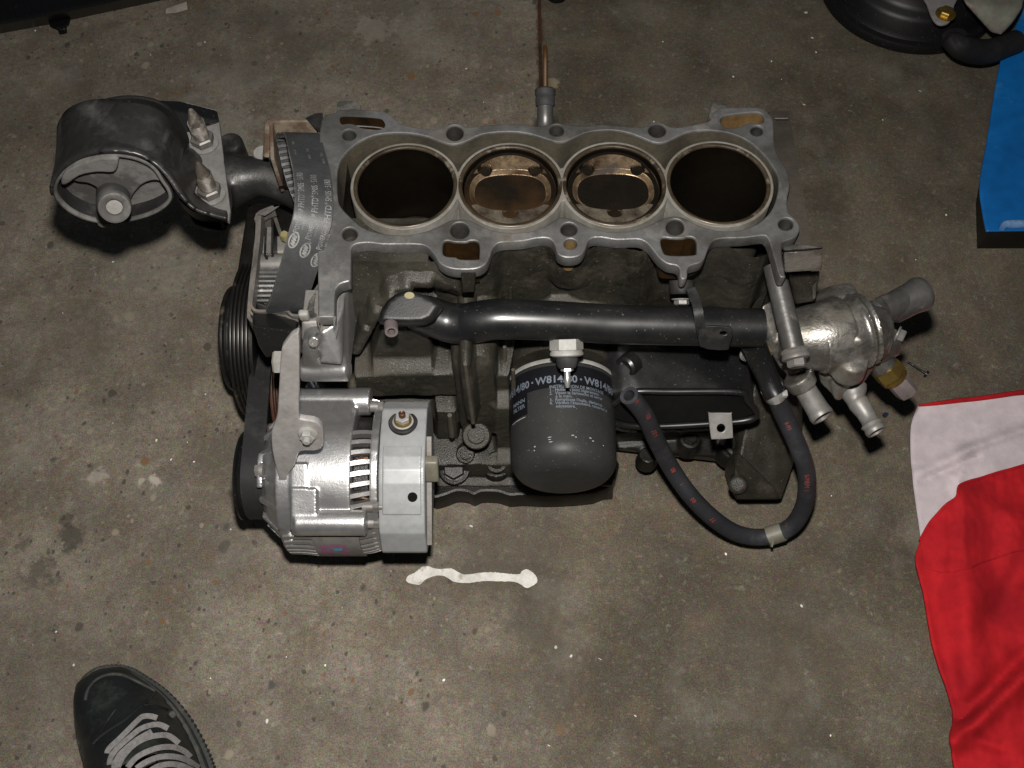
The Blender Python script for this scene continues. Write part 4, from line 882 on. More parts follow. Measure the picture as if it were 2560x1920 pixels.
# tensioner spacer, bolt and toothed sprocket inside
c0 = Y(q('H', (470, 640)), .505)
bm = bmesh.new(); lathe(bm, [(0, .0085), (.0005, .0098), (.027, .0098), (.0275, .009)], c0, EX, 40); tn = obj('tensioner', bm, 'steel', ENG)
bm = bmesh.new(); lathe(bm, [(.026, .0056), (.07, .0056)], c0, EX, 32); obj('tensioner_shaft', bm, 'bright', tn)
bm = bmesh.new(); box(bm, Y(q('H', (600, 510)), .530), (.045, .02, .012), None, .003); obj('tensioner_arm', bm, 'steel', tn)
bm = bmesh.new(); p = Y(q('H', (640, 425)), .530); hexnut(bm, p-up*.004, up, .0040, .008); obj('tensioner_nut', bm, 'yellow', tn)
sc_ = Vector((-.2235, .492, .222)); bm = bmesh.new(); lathe(bm, [(0, .0275), (.034, .0275)], sc_, EX, 60)
spk = obj('crank_sprocket', bm, 'castdark', ENG)
for k in range(44):
    a = 2*math.pi*k/44; bm = bmesh.new(); rd = Vector((0, math.cos(a), math.sin(a))); M_ = Matrix((EX, rd.cross(EX), rd)).transposed().to_4x4()
    box(bm, sc_+EX*.017+rd*.0285, (.034, .0017, .0028), M_, 0); obj('sprocket_tooth', bm, 'bright', spk)
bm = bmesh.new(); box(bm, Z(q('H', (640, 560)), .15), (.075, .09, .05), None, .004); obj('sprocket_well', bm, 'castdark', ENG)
# rusty sheet frame at the back left (end of the upper cover bracket)
zt_ = .300
fr = q('K', (105, 405), (1165, 390), (1185, 600), (1190, 830), (1250, 900), (1250, 1200), (340, 1240), (240, 1240))
rt = [Z(p, zt_) for p in q('K', (95, 400), (1170, 388), (1230, 1180), (130, 1230))]
bm = bmesh.new()
def wall3(bm, a, b, th, h, inset=0.):
    d = (b-a).normalized(); nn = Vector((-d.y, d.x, 0))*th; vs = [a, b, b-nn, a-nn]; hull(bm, vs+[v-up*h for v in vs])
wall3(bm, rt[0], rt[1], .003, .045); wall3(bm, rt[3], rt[0], .0035, .045); wall3(bm, rt[1], rt[2], .003, .045)
rf = obj('rusty_frame', fuse(bm, .0009, 2), 'rust', ENG)
bm = bmesh.new(); hull(bm, [p-up*h for p in rt for h in (.036, .04)]); obj('frame_floor', bm, 'castdark', rf)
bm = bmesh.new(); hull(bm, [Z(p, zt_-.004) for p in q('K', (15, 470), (105, 385), (130, 410), (120, 1200), (-30, 1180), (5, 700))]+[Z(p, zt_-.02) for p in q('K', (15, 470), (105, 385), (0, 700), (-30, 1180))]); obj('frame_flange', fuse(bm, .0012, 2), 'rust', rf)
bm = bmesh.new(); hull(bm, [Z(p, z) for p in q('K', (850, 375), (1060, 275), (1205, 262), (1222, 300), (1225, 700), (1175, 700), (1165, 385)) for z in (zt_+.001, zt_-.02)]); obj('frame_tab', bm, 'blackdull', rf)
# seam washer on the deck's left end
bm = bmesh.new()
ps = sm([Z(p, .3105) for p in q('K', (1290, 440), (1400, 640), (1480, 820), (1500, 1000), (1480, 1200), (1430, 1260), (1250, 1230), (1200, 900), (1200, 500))], 4); v_ = [bm.verts.new(p) for p in ps]; v2 = [bm.verts.new(p-up*.02) for p in ps]
bm.faces.new(v_)
for i in range(len(v_)): bm.faces.new((v_[i-1], v_[i], v2[i], v2[i-1]))
obj('end_boss', bm, 'steel', ENG)

# ================================================================ engine mount on the far left
MY = .520
def ym(c, pts, yv): return [Y(p, yv) for p in q(c, *pts)]
YF = .512
def xzplate(out, holes, y, th, bev):
    M_ = Matrix(((1, 0, 0, 0), (0, 0, -1, y), (0, 1, 0, 0), (0, 0, 0, 1)))     # plate normal faces the viewer
    return plate_mesh(out, holes, th, bev, M_)
ringc = q('A', (850, 700),(790, 610),(700, 555),(600, 528),(500, 520),(400, 528),(290, 555),(190, 615),(125, 690),(105, 760),(130, 830),(200, 900),(300, 952),(410, 980),(520, 985),(640, 965),(760, 930),(850, 880),(900, 820),(890, 760))
rin = sm([Vector((Y(p, YF).x, Y(p, YF).z)) for p in ringc], 4)
cen = sum(rin, Vector((0, 0)))/len(rin)
ring2 = [cen+(p-cen)*1.06 for p in rin]
mb = obj('engine_mount', xzplate(ring2, [rin], YF, .052, .0012), 'mountsteel', ENG)
rin_s = [cen+(p-cen)*.965 for p in rin]; rin_b = [cen+(p-cen)*1.03 for p in rin]
obj('mount_lip', xzplate(rin_b, [rin_s], YF-.001, .004, .001), 'bush', mb)
obj('rear_lip', xzplate([cen+(p-cen)*1.075+Vector((.003, 0)) for p in rin], [rin_s], YF+.056, .003, .001), 'blackdull', mb)
# rubber web with two openings, centre sleeve
web = sm([Vector((Y(p, YF).x, Y(p, YF).z)) for p in q('A', (150, 700),(240, 745),(330, 760),(400, 810),(410, 900),(490, 930),(600, 920),(625, 850),(680, 780),(740, 745),(810, 740),(880, 790),(870, 700),(780, 600),(680, 550),(560, 528),(440, 530),(300, 560),(200, 620))], 4)
obj('rubber_web', xzplate(web, [], YF+.006, .016, .0015), 'bush', mb)
web2 = sm([Vector((Y(p, YF).x, Y(p, YF).z)) for p in q('A', (180, 610),(300, 550),(420, 520),(530, 520),(545, 560),(515, 615),(400, 615),(280, 640),(190, 700),(150, 690))], 3)
obj('rubber_stop', xzplate(web2, [], YF-.0035, .02, .0015), 'bush', mb)
low = sm([Vector((Y(p, YF).x, Y(p, YF).z)) for p in q('A', (390, 880),(400, 1000),(480, 1018),(500, 985),(495, 940),(440, 900))], 3)
obj('rubber_tail', xzplate(low, [], YF-.001, .03, .0012), 'bush', mb)
obj('sleeve_back', xzplate(rin, [], YF+.016, .004, .0005), 'bush', mb)
a = Y(q('A', (505, 790)), YF+.01); b = Y(q('A', (515, 885)), YF-.028)
ax_ = (b-a).normalized(); l = (b-a).length
bm = bmesh.new(); lathe(bm, [(-.01, .0130), (l*.8, .0130), (l*.95, .0127), (l, .0118), (l+.0004, .0105), (l-.0010, .0070), (l-.002, .0062), (l-.012, .0061)], a, ax_, 40, cap=False)
cs_ = obj('centre_sleeve', bm, 'bush', mb); bm = bmesh.new(); lathe(bm, [(l-.006, 0), (l-.0055, .0062)], a, ax_, 30); obj('sleeve_plug', bm, 'steel', cs_)
# flat flange with the two studs
zf = .262
flp = q('A', (1000, 150), (1120, 180), (1220, 205), (1240, 300), (1262, 480), (1290, 700), (1315, 900), (1305, 975), (1220, 940), (1080, 890), (990, 800), (940, 700), (900, 540), (850, 450), (840, 330), (900, 200))
mf = obj('mount_flange', plate_px(flp, [], Vector((0, 0, zf)), up, .005, .0008), 'dusty', mb)
# upper dark web of the strap, rising to the back
bm = bmesh.new(); hull(bm, [Z(p, zf+.012) for p in q('A', (600, 134), (760, 136), (960, 138), (1225, 205), (1238, 285))]+[Z(p, zf) for p in q('A', (1238, 290), (1050, 300), (900, 400), (700, 200))]); obj('strap_web', fuse(bm, .0015, 3), 'black', mb)
bm = bmesh.new(); S_ = []
prof_t = q('A', (140, 640), (150, 560), (250, 500), (400, 470), (560, 480), (700, 530), (800, 590), (880, 680), (960, 760), (1060, 850), (1170, 900))
# rolled outer strap: from the front edge back to the rear edge, hugging the sleeve
fA = [(84, 790, YF), (80, 740, YF), (100, 680, YF), (170, 600, YF), (280, 535, YF), (390, 503, YF), (500, 494, YF), (600, 500, YF), (700, 526, YF), (805, 588, .508), (885, 668, .504), (945, 760, .499), (985, 810, .496), (1030, 860, .493), (1090, 900, .490), (1190, 930, .488), (1290, 955, .486)]
fB = [(160, 430, .567), (132, 380, .567), (135, 310, .567), (190, 215, .567), (290, 160, .567), (400, 138, .567), (520, 140, .567), (640, 165, .567), (740, 215, .566), (840, 290, .562), (920, 370, .556), (1000, 440, None), (1070, 500, None), (1112, 560, None), (1085, 640, None), (1040, 720, None), (1075, 800, None), (1190, 885, None), (1290, 915, None)]
fa_ = sm([Y(p, y) for p, y in zip(q('A', *[(a, b) for a, b, c in fA]), [c for a, b, c in fA])], 4, False)
fb_ = sm([Y(p, y) if y else Z(p, zf+.004) for p, y in zip(q('A', *[(a, b) for a, b, c in fB]), [c for a, b, c in fB])], 4, False)
print('strap', len(fa_), len(fb_))
fa_ = [fa_[int(i*(len(fa_)-1)/79)] for i in range(80)]; fb_ = [fb_[int(i*(len(fb_)-1)/79)] for i in range(80)]
rows = []
for a_, b_ in zip(fa_, fb_):
    rows.append([bm.verts.new(a_.lerp(b_, t)+Vector((0, 0, -.0035*math.sin(math.pi*t)))) for t in [k/10 for k in range(11)]])
for A_, B_ in zip(rows, rows[1:]):
    for k in range(10): bm.faces.new((A_[k], A_[k+1], B_[k+1], B_[k]))
me_ = bpy.data.meshes.new('mount_strap'); bm.to_mesh(me_); bm.free()
so = obj('mount_strap', me_, 'mountsteel', mb); md = so.modifiers.new('s', 'SOLIDIFY'); md.thickness = .003; md.offset = 0
# tail: double folded sheet at the lower right
bm = bmesh.new(); hull(bm, [Z(p, z) for p in q('A', (1000, 870), (1080, 930), (1200, 960), (1300, 985), (1300, 1035), (1150, 1045), (1070, 1000)) for z in (.235, .222)])
flat_strip(bm, sm([Z(p, .246) for p in q('A', (980, 850), (1060, 920), (1130, 945), (1220, 950), (1250, 965), (1260, 1000))], 4, False), Vector((0, 0, 1)), .012, .0025); obj('folded_tail', bm, 'blackdull', mb)
MT['studm'] = mat('stained_stud', (.085, .073, .06), .5, .3, (.045, .036, .028), 60, dirt=(.13, .12, .105), ds=60)
for (bx_, by_), (tx_, ty_), m in (((1135, 440), (1092, 205), 'steel'), ((1182, 790), (1150, 570), 'blackdull')):
    b = Z(q('A', (bx_, by_)), zf+.001); hgt = Y(q('A', (tx_, ty_)), b.y).z-b.z
    bm = bmesh.new(); lathe(bm, [(0, .0135), (.0015, .0135), (.002, .0125), (.0025, .0112)], b, up, 32); wz = obj('stud_washer', bm, 'dusty', mb)
    bm = bmesh.new(); hexnut(bm, b+up*.002, up, .0108, .0085); obj('stud_nut', bm, 'steel', wz, smooth=False)
    prof = [(.008, .0075)]
    k = .010
    while k < hgt*.62: prof += [(k, .0076), (k+.0006, .0069), (k+.0012, .0076)]; k += .0013
    prof += [(hgt*.64, .0066), (hgt*.70, .0060), (hgt*.93, .0032), (hgt, .0018), (hgt+.0006, 0)]
    bm = bmesh.new(); lathe(bm, prof, b, up, 24); obj('stud', bm, 'studm', wz)
# cast arm from the mount to the block
bm = bmesh.new()
tube(bm, [Z(q('A', (1290, 700)), .236), Z(q('A', (1400, 680)), .240), Z(q('A', (1520, 670)), .242), Z(q('A', (1640, 690)), .240), Z(q('A', (1800, 720)), .235), Z(q('A', (1900, 730)), .235)], [.027, .0225, .0180, .0190, .026, .031], 24, 4)
hull(bm, [Z(q('A', p), z) for p in ((1262, 400), (1320, 950), (1335, 850), (1290, 420)) for z in (.255, .225)])
lathe(bm, [(-.03, .0125), (.006, .0120), (.008, .010)], Z(q('A', (1325, 460)), .245), up, 24)
arm = obj('mount_arm', fuse(bm, .0018, 8, .6), 'mountsteel', ENG)
bm = bmesh.new(); lathe(bm, [(0, .009), (.003, .008)], Z(q('A', (1540, 515)), .255), up, 16); obj('arm_nib', bm, 'zincw', arm)

# ================================================================ timing belt laid over the pulley end
TB = thing('timing_belt', 'loose black toothed timing belt with pale lettering, draped over the left end of the engine', 'timing belt', Z((760, 700), .25))
cl = [((735, 352), .292), ((745, 333), .306), ((757, 337), .318), ((768, 380), .331), ((780, 430), .341), ((786, 490), .346), ((782, 545), .343), ((765, 608), .330), ((745, 680), .308), ((722, 752), .279), ((712, 778), .262)]
cpt = [Z(p, z) for p, z in cl]
bot = [Vector((cpt[-1].x+.001, cpt[-1].y+.004, cpt[-1].z-.018)), Vector((cpt[-1].x+.012, .44, .222)), Vector((cpt[5].x+.006, .48, .215)), Vector((cpt[3].x+.014, .53, .235)), Vector((cpt[1].x+.003, .572, .262))]
full = sm(cpt+bot, 8)
N_ = len(full)
BW = .0295
def bframe(i):
    t = (full[(i+1) % N_]-full[i-1]).normalized(); wv = (EX-t*EX.dot(t)); 
    tilt = Vector((.965, .16, -.20)); wv = (tilt-t*tilt.dot(t)).normalized(); return t, wv, t.cross(wv).normalized()
cenb = sum(full, Vector())/N_
arc = [0.]
for i in range(N_): arc.append(arc[-1]+(full[(i+1) % N_]-full[i]).length)
def belt_pt(s, v, h=0.):
    s = s % arc[-1]; i = 0
    while arc[i+1] < s: i += 1
    f = (s-arc[i])/(arc[i+1]-arc[i]); p = full[i].lerp(full[(i+1) % N_], f); t, wv, nn = bframe(i); t2, w2, n2_ = bframe((i+1) % N_)
    wv = wv.lerp(w2, f).normalized(); nn = nn.lerp(n2_, f).normalized(); nn = nn if nn.dot(p-cenb) > 0 else -nn
    wd = 1-.10*max(0, min(1, (s-arc[0])/.05)) if False else 1
    return p+wv*v*wd+nn*h
bm = bmesh.new(); pr = None; first = None; M_ = 260
for k in range(M_):
    s = arc[-1]*k/M_; ragged = .0006*mnoise.noise(Vector((s*300, 0, 0)))
    r = [bm.verts.new(belt_pt(s, v, h)) for v, h in ((-BW/2+ragged, 0), (BW/2, 0), (BW/2, -.0022), (-BW/2+ragged, -.0022))]
    if pr:
        for j in range(4): bm.faces.new((pr[j], pr[(j+1) % 4], r[(j+1) % 4], r[j]))
    else: first = r
    pr = r
for j in range(4): bm.faces.new((pr[j], pr[(j+1) % 4], first[(j+1) % 4], first[j]))
MT['beltback'] = mat('belt_back', (.042, .044, .046), .45, 0, (.028, .029, .030), 30, rough2=.5, bump=.15, bs=900, dirt=(.020, .019, .018), ds=24, dlo=.5, dhi=.7, spec=.3)
tbk = obj('belt_band', bm, 'beltback', TB)
nt_ = int(arc[-1]/.0052)
tm_ = None
for k in range(nt_):
    s = arc[-1]*k/nt_; b = bmesh.new(); rows = [[b.verts.new(belt_pt(s+ds, v, h)) for ds, h in ((-.0014, -.0020), (-.0009, -.0043), (.0009, -.0043), (.0014, -.0020))] for v in (-BW/2+.0003, BW/2-.0003)]
    for j in range(4): b.faces.new((rows[0][j], rows[0][(j+1) % 4], rows[1][(j+1) % 4], rows[1][j]))
    b.faces.new(rows[0]); b.faces.new(rows[1][::-1]); obj('belt_tooth', b, 'rubber', TB)
bm = bmesh.new(); pr = None       # frayed pale edge
for k in range(0, M_//2):
    s = arc[-1]*k/M_; j_ = .0009+.0008*abs(mnoise.noise(Vector((s*420, 5, 0)))); r = [bm.verts.new(belt_pt(s, -BW/2+v, h)) for v, h in ((j_*.25, .0002), (-j_*.5, -.0004), (-j_*.3, -.0016))]
    if pr:
        for j in range(2): bm.faces.new((pr[j], pr[j+1], r[j+1], r[j]))
    pr = r
obj('frayed_edge', bm, 'bush', TB)
def s_at(py):       # arc length where the visible face crosses a picture row
    best = min(range(N_//2+10), key=lambda i: abs(( 960-F*((full[i]-CC).dot(UP))/((full[i]-CC).dot(FW)))-py)); return arc[best]
sg = 1
def belt_word(t, size, s0, v, m='beltprint', xs=1., gap=.0012):
    me = text_mesh(t, size, 0, 'LEFT'); wd_ = max(v_.co.x for v_ in me.vertices)*xs; bpy.data.meshes.remove(me)
    text_on('printed_lettering', t, size, lambda a, b: belt_pt(s0-a, v-b, .00025), m, tbk, 'LEFT', xs); return s0-wd_-gap
for v, dy in ((-.0098*1, -16), (.0008, 0), (.0112, 12)):
    s1 = belt_word('®', .0034, s_at(612+dy), v+.002, xs=.9, gap=.0008)
    s2 = belt_word('P', .0068, s1, v, xs=.8, gap=.0002); s2 = belt_word('OWERGRIP', .0054, s2, v, xs=.66)
    belt_word('MADE IN U.K.', .0024, s1-.004, v+.0042, xs=.8)
    s2 = belt_word('PHTD', .0072, s2, v, xs=.72, gap=.0004); s2 = belt_word('®', .0028, s2, v-.002, gap=.001)
    s2 = belt_word('5M05 · 51R0', .0070, s2, v, xs=.66)
    for qy, t in ((400, 'AH KL HL'), (380, 'T1 08 11')): belt_word(t, .0030, s_at(qy+dy), v, xs=.6)
    s0 = s_at(628+dy); b = bmesh.new(); o_ = [b.verts.new(belt_pt(s0-a_.x, v+a_.y, .0003)) for a_ in ell(0, 0, .0068, .0040, 24, .12)]; i_ = [b.verts.new(belt_pt(s0-a_.x, v+a_.y, .0003)) for a_ in ell(.0002, 0, .0056, .0028, 24, .12)]
    for k in range(24): b.faces.new((o_[k], o_[(k+1) % 24], i_[(k+1) % 24], i_[k]))
    for off in (-.0034, -.0012, .0012, .0034):
        b.faces.new([b.verts.new(belt_pt(s0-a_.x-off, v+a_.y, .0003)) for a_ in ell(0, 0, .0010, .0024, 10, .6)])
    obj('printed_emblem', b, 'beltprint', tbk)
# ================================================================ thermostat housing at the right end
def g(x, y, z): return Z(q('G', (x, y)), z)
bm = bmesh.new()
# collar where the pipe enters, main body, domed top, flange
hull(bm, [g(178, 385, .262), g(300, 320, .262), g(300, 720, .236), g(185, 690, .228), g(178, 385, .235), g(300, 320, .235), g(240, 700, .215)])
tube(bm, [g(330, 640, .240), g(500, 640, .242), g(700, 630, .243), g(850, 600, .243)], [.021, .026, .0305, .0315], 32, 3)
tube(bm, [g(560, 470, .235), g(760, 370, .240), g(900, 360, .238)], [.014, .016, .018], 20, 3)
tube(bm, [g(640, 400, .235), g(760, 340, .236), g(860, 340, .236)], [.012, .013, .014], 20, 3)
# shoulder towards lower outlets
hull(bm, [g(230, 640, .240), g(350, 560, .245), g(530, 620, .245), g(560, 850, .225), g(330, 900, .215), g(640, 1000, .205), g(480, 1020, .20), g(240, 740, .225), g(300, 820, .19), g(560, 880, .19)])
hull(bm, [g(560, 640, .24), g(860, 640, .25), g(1000, 800, .235), g(1180, 830, .225), g(1170, 760, .235), g(1000, 1060, .20), g(820, 1170, .185), g(740, 1040, .195), g(660, 1020, .195), g(800, 1000, .17)])
# two outlet spigots
tube(bm, [g(470, 960, .215), g(530, 1050, .207)], [.0135, .0130], 28, 1)
hull(bm, [g(740, 950, .215), g(890, 920, .228), g(1030, 1010, .205), g(1000, 1060, .198), g(810, 1180, .185), g(785, 1170, .187), g(740, 1050, .195)])
th = obj('thermostat_housing', fuse(bm, .0014, 9, .6), 'aludull', ENG)
bm = bmesh.new()
# joint flange arcs (two parallel rings)
c0 = g(800, 640, .243); axd = (g(1300, 470, .243)-c0).normalized(); axd = Vector((axd.x, axd.y*.8, .05)).normalized()
for t, r, h in ((.019, .0335, .003), (.0255, .0325, .003)):
    lathe(bm, [(t-h/2, r-.004), (t-h/2+.001, r), (t+h/2-.001, r), (t+h/2, r-.004)], c0, axd, 48)
lathe(bm, [(-.02, .027), (.012, .0295), (.024, .0300), (.031, .025), (.038, .0175), (.046, .0135)], c0, axd, 48)
for (x, y, z, r) in ((1165, 655, .243, .010), (980, 650, .262, .007), (860, 440, .262, .008), (930, 850, .243, .012)):
    lathe(bm, [(-.016, r*1.25), (.0, r*1.1), (.004, r), (.006, r*.6)], g(x, y, z), up, 20)
hull(bm, [g(1130, 560, .245), g(1215, 640, .24), g(1200, 850, .222), g(1330, 780, .218), g(1345, 640, .235), g(1300, 560, .24), g(1290, 690, .225), g(1060, 870, .225), g(1100, 900, .20), g(1300, 800, .19)])
tc2 = obj('housing_cover', fuse(bm, .0013, 7, .6), 'aludull', th)
bm = bmesh.new(); tube(bm, [g(1060, 470, .238), g(1180, 430, .243), g(1250, 405, .246), g(1262, 400, .2465), g(1400, 330, .250), g(1465, 298, .251), g(1490, 285, .251), g(1520, 272, .251)], [.0125, .0122, .0120, .0138, .0140, .0150, .0155, .0142], 36, 2, hollow=.85)
obj('radiator_outlet', bm, 'tubegrey', th)
for nm, pts, rr, m in (('heater_outlet', [(520, 1040, .205), (545, 1080, .205), (600, 1170, .205), (650, 1250, .205), (672, 1285, .205), (688, 1308, .205)], [.0108, .0094, .0096, .0100, .0106, .0099], 'steel'),
                   ('bypass_outlet', [(930, 1060, .192), (940, 1100, .192), (960, 1160, .191), (985, 1190, .191), (1040, 1270, .190), (1080, 1340, .190), (1095, 1365, .190), (1105, 1385, .190), (1118, 1405, .190), (1135, 1430, .190)], [.0125, .0115, .0084, .0094, .0080, .0076, .0098, .0082, .0092, .0084], 'steel')):
    bm = bmesh.new(); tube(bm, [g(*p) for p in pts], rr, 30, 2, hollow=.8); o = obj(nm, bm, m, th)
    e = g(*pts[-1]); d = (e-g(*pts[-2])).normalized(); bm = bmesh.new(); lathe(bm, [(-.004, 0), (-.0035, rr[-1]*.82)], e, d, 24); obj('outlet_rust', bm, 'copper', o)
# temperature sensor
a = g(1210, 900, .205); b = g(1400, 1110, .188); d = (b-a).normalized(); l = (b-a).length
bm = bmesh.new(); lathe(bm, [(-.014, .0105), (-.001, .0115)], a, d, 32); ts = obj('sensor_boss', fuse(bm, .0012, 2), 'aludull', th)
bm = bmesh.new(); hexnut(bm, a-d*.002, d, .0138, .0125); lathe(bm, [(.010, .0125), (.0135, .0118), (.015, .0105)], a, d, 32); obj('sensor_hex', bm, 'brass', ts, smooth=False)
bm = bmesh.new(); tube(bm, [a+d*.014, a+d*.017, a+d*(l*.85), a+d*(l*.98)], [.0088, .0098, .0098, .0090], 8, 1, hollow=.8); obj('sensor_plug', bm, 'mauve', ts)
bolt('cover_bolt', g(1300, 612, .236), Vector((.75, -.45, .1)), .0055, .007, 'steel', th)
# long bypass tube standing over the housing
a = Z(q('F', (900, 30)), .300); b = g(460, 800, .278)
bm = bmesh.new(); tube(bm, [a, a.lerp(b, .45), a.lerp(b, .93), b], [.0085, .0088, .0088, .0088], 28, 1)
d = (b-a).normalized(); bt = obj('stay_tube', bm, 'tubegrey', ENG)
bm = bmesh.new(); lathe(bm, [(-.006, .0102), (-.004, .0112), (-.002, .0102), (0, .0112), (.002, .0112), (.003, .009)], b, d, 28); hexnut(bm, b+d*.001, (d*.5+up*-.2+Vector((0, -.6, .0))).normalized(), .0078, .008); obj('stay_bolt', bm, 'steel', bt)
# small steel heater pipe down to the hose
hp = [(Y(q('F', (790, 425)), .425), .0112), (Y(q('F', (825, 510)), .418), .0105), (Y(q('F', (865, 600)), .408), .0095), (Y(q('F', (888, 660)), .400), .0095), (Y(q('F', (910, 700)), .394), .0095)]
bm = bmesh.new(); tube(bm, [p for p, r in hp], [r for p, r in hp], 20, 4); hpo = obj('heater_pipe', bm, 'black', ENG)
bm = bmesh.new(); box(bm, Y(q('F', (850, 455)), .432), (.016, .012, .012), Matrix.Rotation(.4, 4, 'Y'), .0015); obj('pipe_clip', bm, 'rust', hpo)
# ---------------------------------------------------------------- rubber heater hose hanging from that pipe
hz = [((888, 662), .197), ((915, 722), .190), ((950, 800), .180), ((1000, 905), .165), ((1040, 1000), .150), ((1068, 1090), .130), ((1073, 1180), .110), ((1055, 1280), .085), ((1000, 1372), .062), ((905, 1425), .048), ((800, 1436), .046), ((690, 1408), .055), ((570, 1325), .075), ((460, 1210), .095), ((370, 1080), .115), ((295, 940), .152), ((230, 800), .190), ((150, 702), .222)]
hp3 = [Z(q('F', p), z) for p, z in hz]
hp3[0] = hp[3][0]; hp3[1] = hp[4][0]+(hp3[1]-hp[4][0])*.6
HR = .0082
MT['hose'] = mat('hose_rubber', (.022, .0225, .026), .5, 0, (.012, .012, .014), 14, rough2=.6, bump=.3, bs=600, dirt=(.06, .06, .064), ds=16, dlo=.52, dhi=.85, spec=.2)
bm = bmesh.new(); hpath = tube(bm, hp3, HR, 28, 8, hollow=.62); hose = obj('heater_hose', bm, 'hose', ENG)
HL = [0.]
for a, b in zip(hpath, hpath[1:]): HL.append(HL[-1]+(b-a).length)
def hose_pt(s, v, r=HR+.00015):
    s = max(0, min(HL[-1]-1e-6, s)); i = 0
    while HL[i+1] < s: i += 1
    t = (hpath[min(i+2, len(hpath)-1)]-hpath[max(0, i-1)]).normalized(); p = hpath[i].lerp(hpath[i+1], (s-HL[i])/max(1e-9, HL[i+1]-HL[i])); vw = (CC-p); vw = (vw-t*vw.dot(t)).normalized(); sd = t.cross(vw); a = v/max(r, 1e-6)
    return p+(vw*math.cos(a)+sd*math.sin(a))*r
def hose_s(px, py):
    p = q('F', (px, py)); best = min(range(len(hpath)), key=lambda i: ((1280+F*(hpath[i]-CC).x/((hpath[i]-CC).dot(FW))-p[0])**2+(960-F*((hpath[i]-CC).dot(UP))/((hpath[i]-CC).dot(FW))-p[1])**2)); return HL[best]
for px, py, t, sz, v, fl_ in ((975, 830, '8-93', .0050, .0008, 1), (1055, 1120, '8-MEM 1', .0062, .0005, 1), (975, 1370, '—', .004, .003, 1), (545, 1345, '77', .0055, -.0012, -1), (435, 1250, '80', .0058, -.0008, -1), (380, 1170, '1', .0055, 0, -1), (325, 1075, '80', .0066, .0008, -1), (235, 890, '/-37', .0062, .0015, -1), (190, 800, 'ID', .006, .002, -1), (140, 730, '08', .0055, .002, -1)):
    s0 = hose_s(px, py); text_on('printed_lettering', t, sz, lambda a, b: hose_pt(s0+a, v-b), 'red', hose)
for s_ in (hose_s(895, 690),):
    bm = bmesh.new(); tube(bm, [hose_pt(s_+d_, 0, 0) for d_ in (-.011, -.008, .004, .006)], [HR+.0005, HR+.0016, HR+.0018, HR+.0006], 24, 1); bm2 = bm; box(bm, hose_pt(s_-.002, -HR, HR+.002), (.005, .006, .006), None, .001); obj('hose_clamp', bm, 'zincw', hose)
s_ = hose_s(905, 1425); bm = bmesh.new(); tube(bm, [hose_pt(s_+d_, 0, 0) for d_ in (-.009, -.0085, .0065, .007)], [HR+.0004, HR+.0013, HR+.0013, HR+.0004], 24, 1)
tube(bm, [hose_pt(s_+.002, 0, HR+.001), hose_pt(s_+.004, -.008, HR+.002), hose_pt(s_+.006, -.012, HR+.005)], .0012, 6, 1); cp = obj('hose_clip', bm, 'cream', hose)
# ================================================================ things lying round the engine
# white paint smear
ol = sm(q('V', (185,360),(215,310),(290,275),(350,230),(410,190),(490,188),(560,215),(650,222),(780,215),(850,250),(940,292),(1040,290),(1150,272),(1260,266),(1400,270),(1500,282),(1590,290),(1680,290),(1710,250),(1765,226),(1820,245),(1890,305),(1915,370),(1900,410),(1840,450),(1790,472),(1750,465),(1700,430),(1640,400),(1560,388),(1400,385),(1250,380),(1120,392),(1000,408),(880,402),(800,385),(740,345),(670,312),(580,312),(500,335),(430,370),(375,425),(330,430),(230,410),(195,390)), 4)
jit = [Vector((p.x+.9*mnoise.noise(Vector((i*.9, 0, 0))), p.y+1.2*mnoise.noise(Vector((i*.8, 7, 0))))) for i, p in enumerate(ol)]
me = plate_px(jit, [], Vector((0, 0, .0012)), up, .0012, .0002); o = obj('paint_mark', me, 'whitepaint'); tag(o, 'wavy smear of dried white paint on the floor in front of the alternator', 'paint mark')

# shoe of the person taking the picture, bottom left
SH = thing('shoe', 'dark leather lace-up sneaker with grey laces standing at the bottom left', 'shoe', Z((330, 1850), 0))
so_l = q('S', (345, 700),(345, 560),(375, 460),(420, 375),(490, 305),(600, 250),(740, 238),(870, 275),(990, 345),(1130, 440),(1260, 565),(1380, 720),(1480, 890),(1560, 1060),(1610, 1200),(1680, 1420),(1740, 1700),(1720, 2000),(1560, 2250),(1300, 2350),(1000, 2300),(760, 2100),(640, 1900),(560, 1650),(490, 1420),(440, 1200),(395, 1040),(360, 860))
sol = [Z(p, .006) for p in so_l]; SP = sm([p.to_2d() for p in sol], 5)
cS = sum(SP, Vector((0, 0)))/len(SP)
MT['sole'] = mat('sole_rubber', (.030, .032, .031), .6, 0, (.02, .022, .021), 40, bump=.2, dirt=(.05, .048, .042), ds=40, spec=.2)
MT['leather'] = mat('scuffed_leather', (.0105, .0125, .0125), .38, 0, (.006, .007, .007), 30, rough2=.5, bump=.35, bs=260, dirt=(.028, .033, .028), ds=30, dlo=.5, dhi=.8, spec=.25)
MT['lace'] = mat('grey_lace', (.155, .148, .145), .8, 0, (.10, .095, .092), 300, bump=.6, bs=900)
saw = []
DS = sm([Vector((p.x, p.y)) for p in SP], 3)
for i, p in enumerate(offs(DS, 0)): saw.append(p)
saw = [p for p in saw]; sw2 = []
for i, (p, r) in enumerate(zip(saw, offs(DS, .0011))): sw2.append(r if (i//2) % 2 else p)
M0 = Matrix.Translation((0, 0, .010)); sole = obj('sole', plate_mesh(sw2, [], .010, .0005, M0), 'sole', SH)
obj('sole_welt', plate_mesh(offs(SP, -.0025), [], .014, .0025, Matrix.Translation((0, 0, .024))), 'sole', sole)
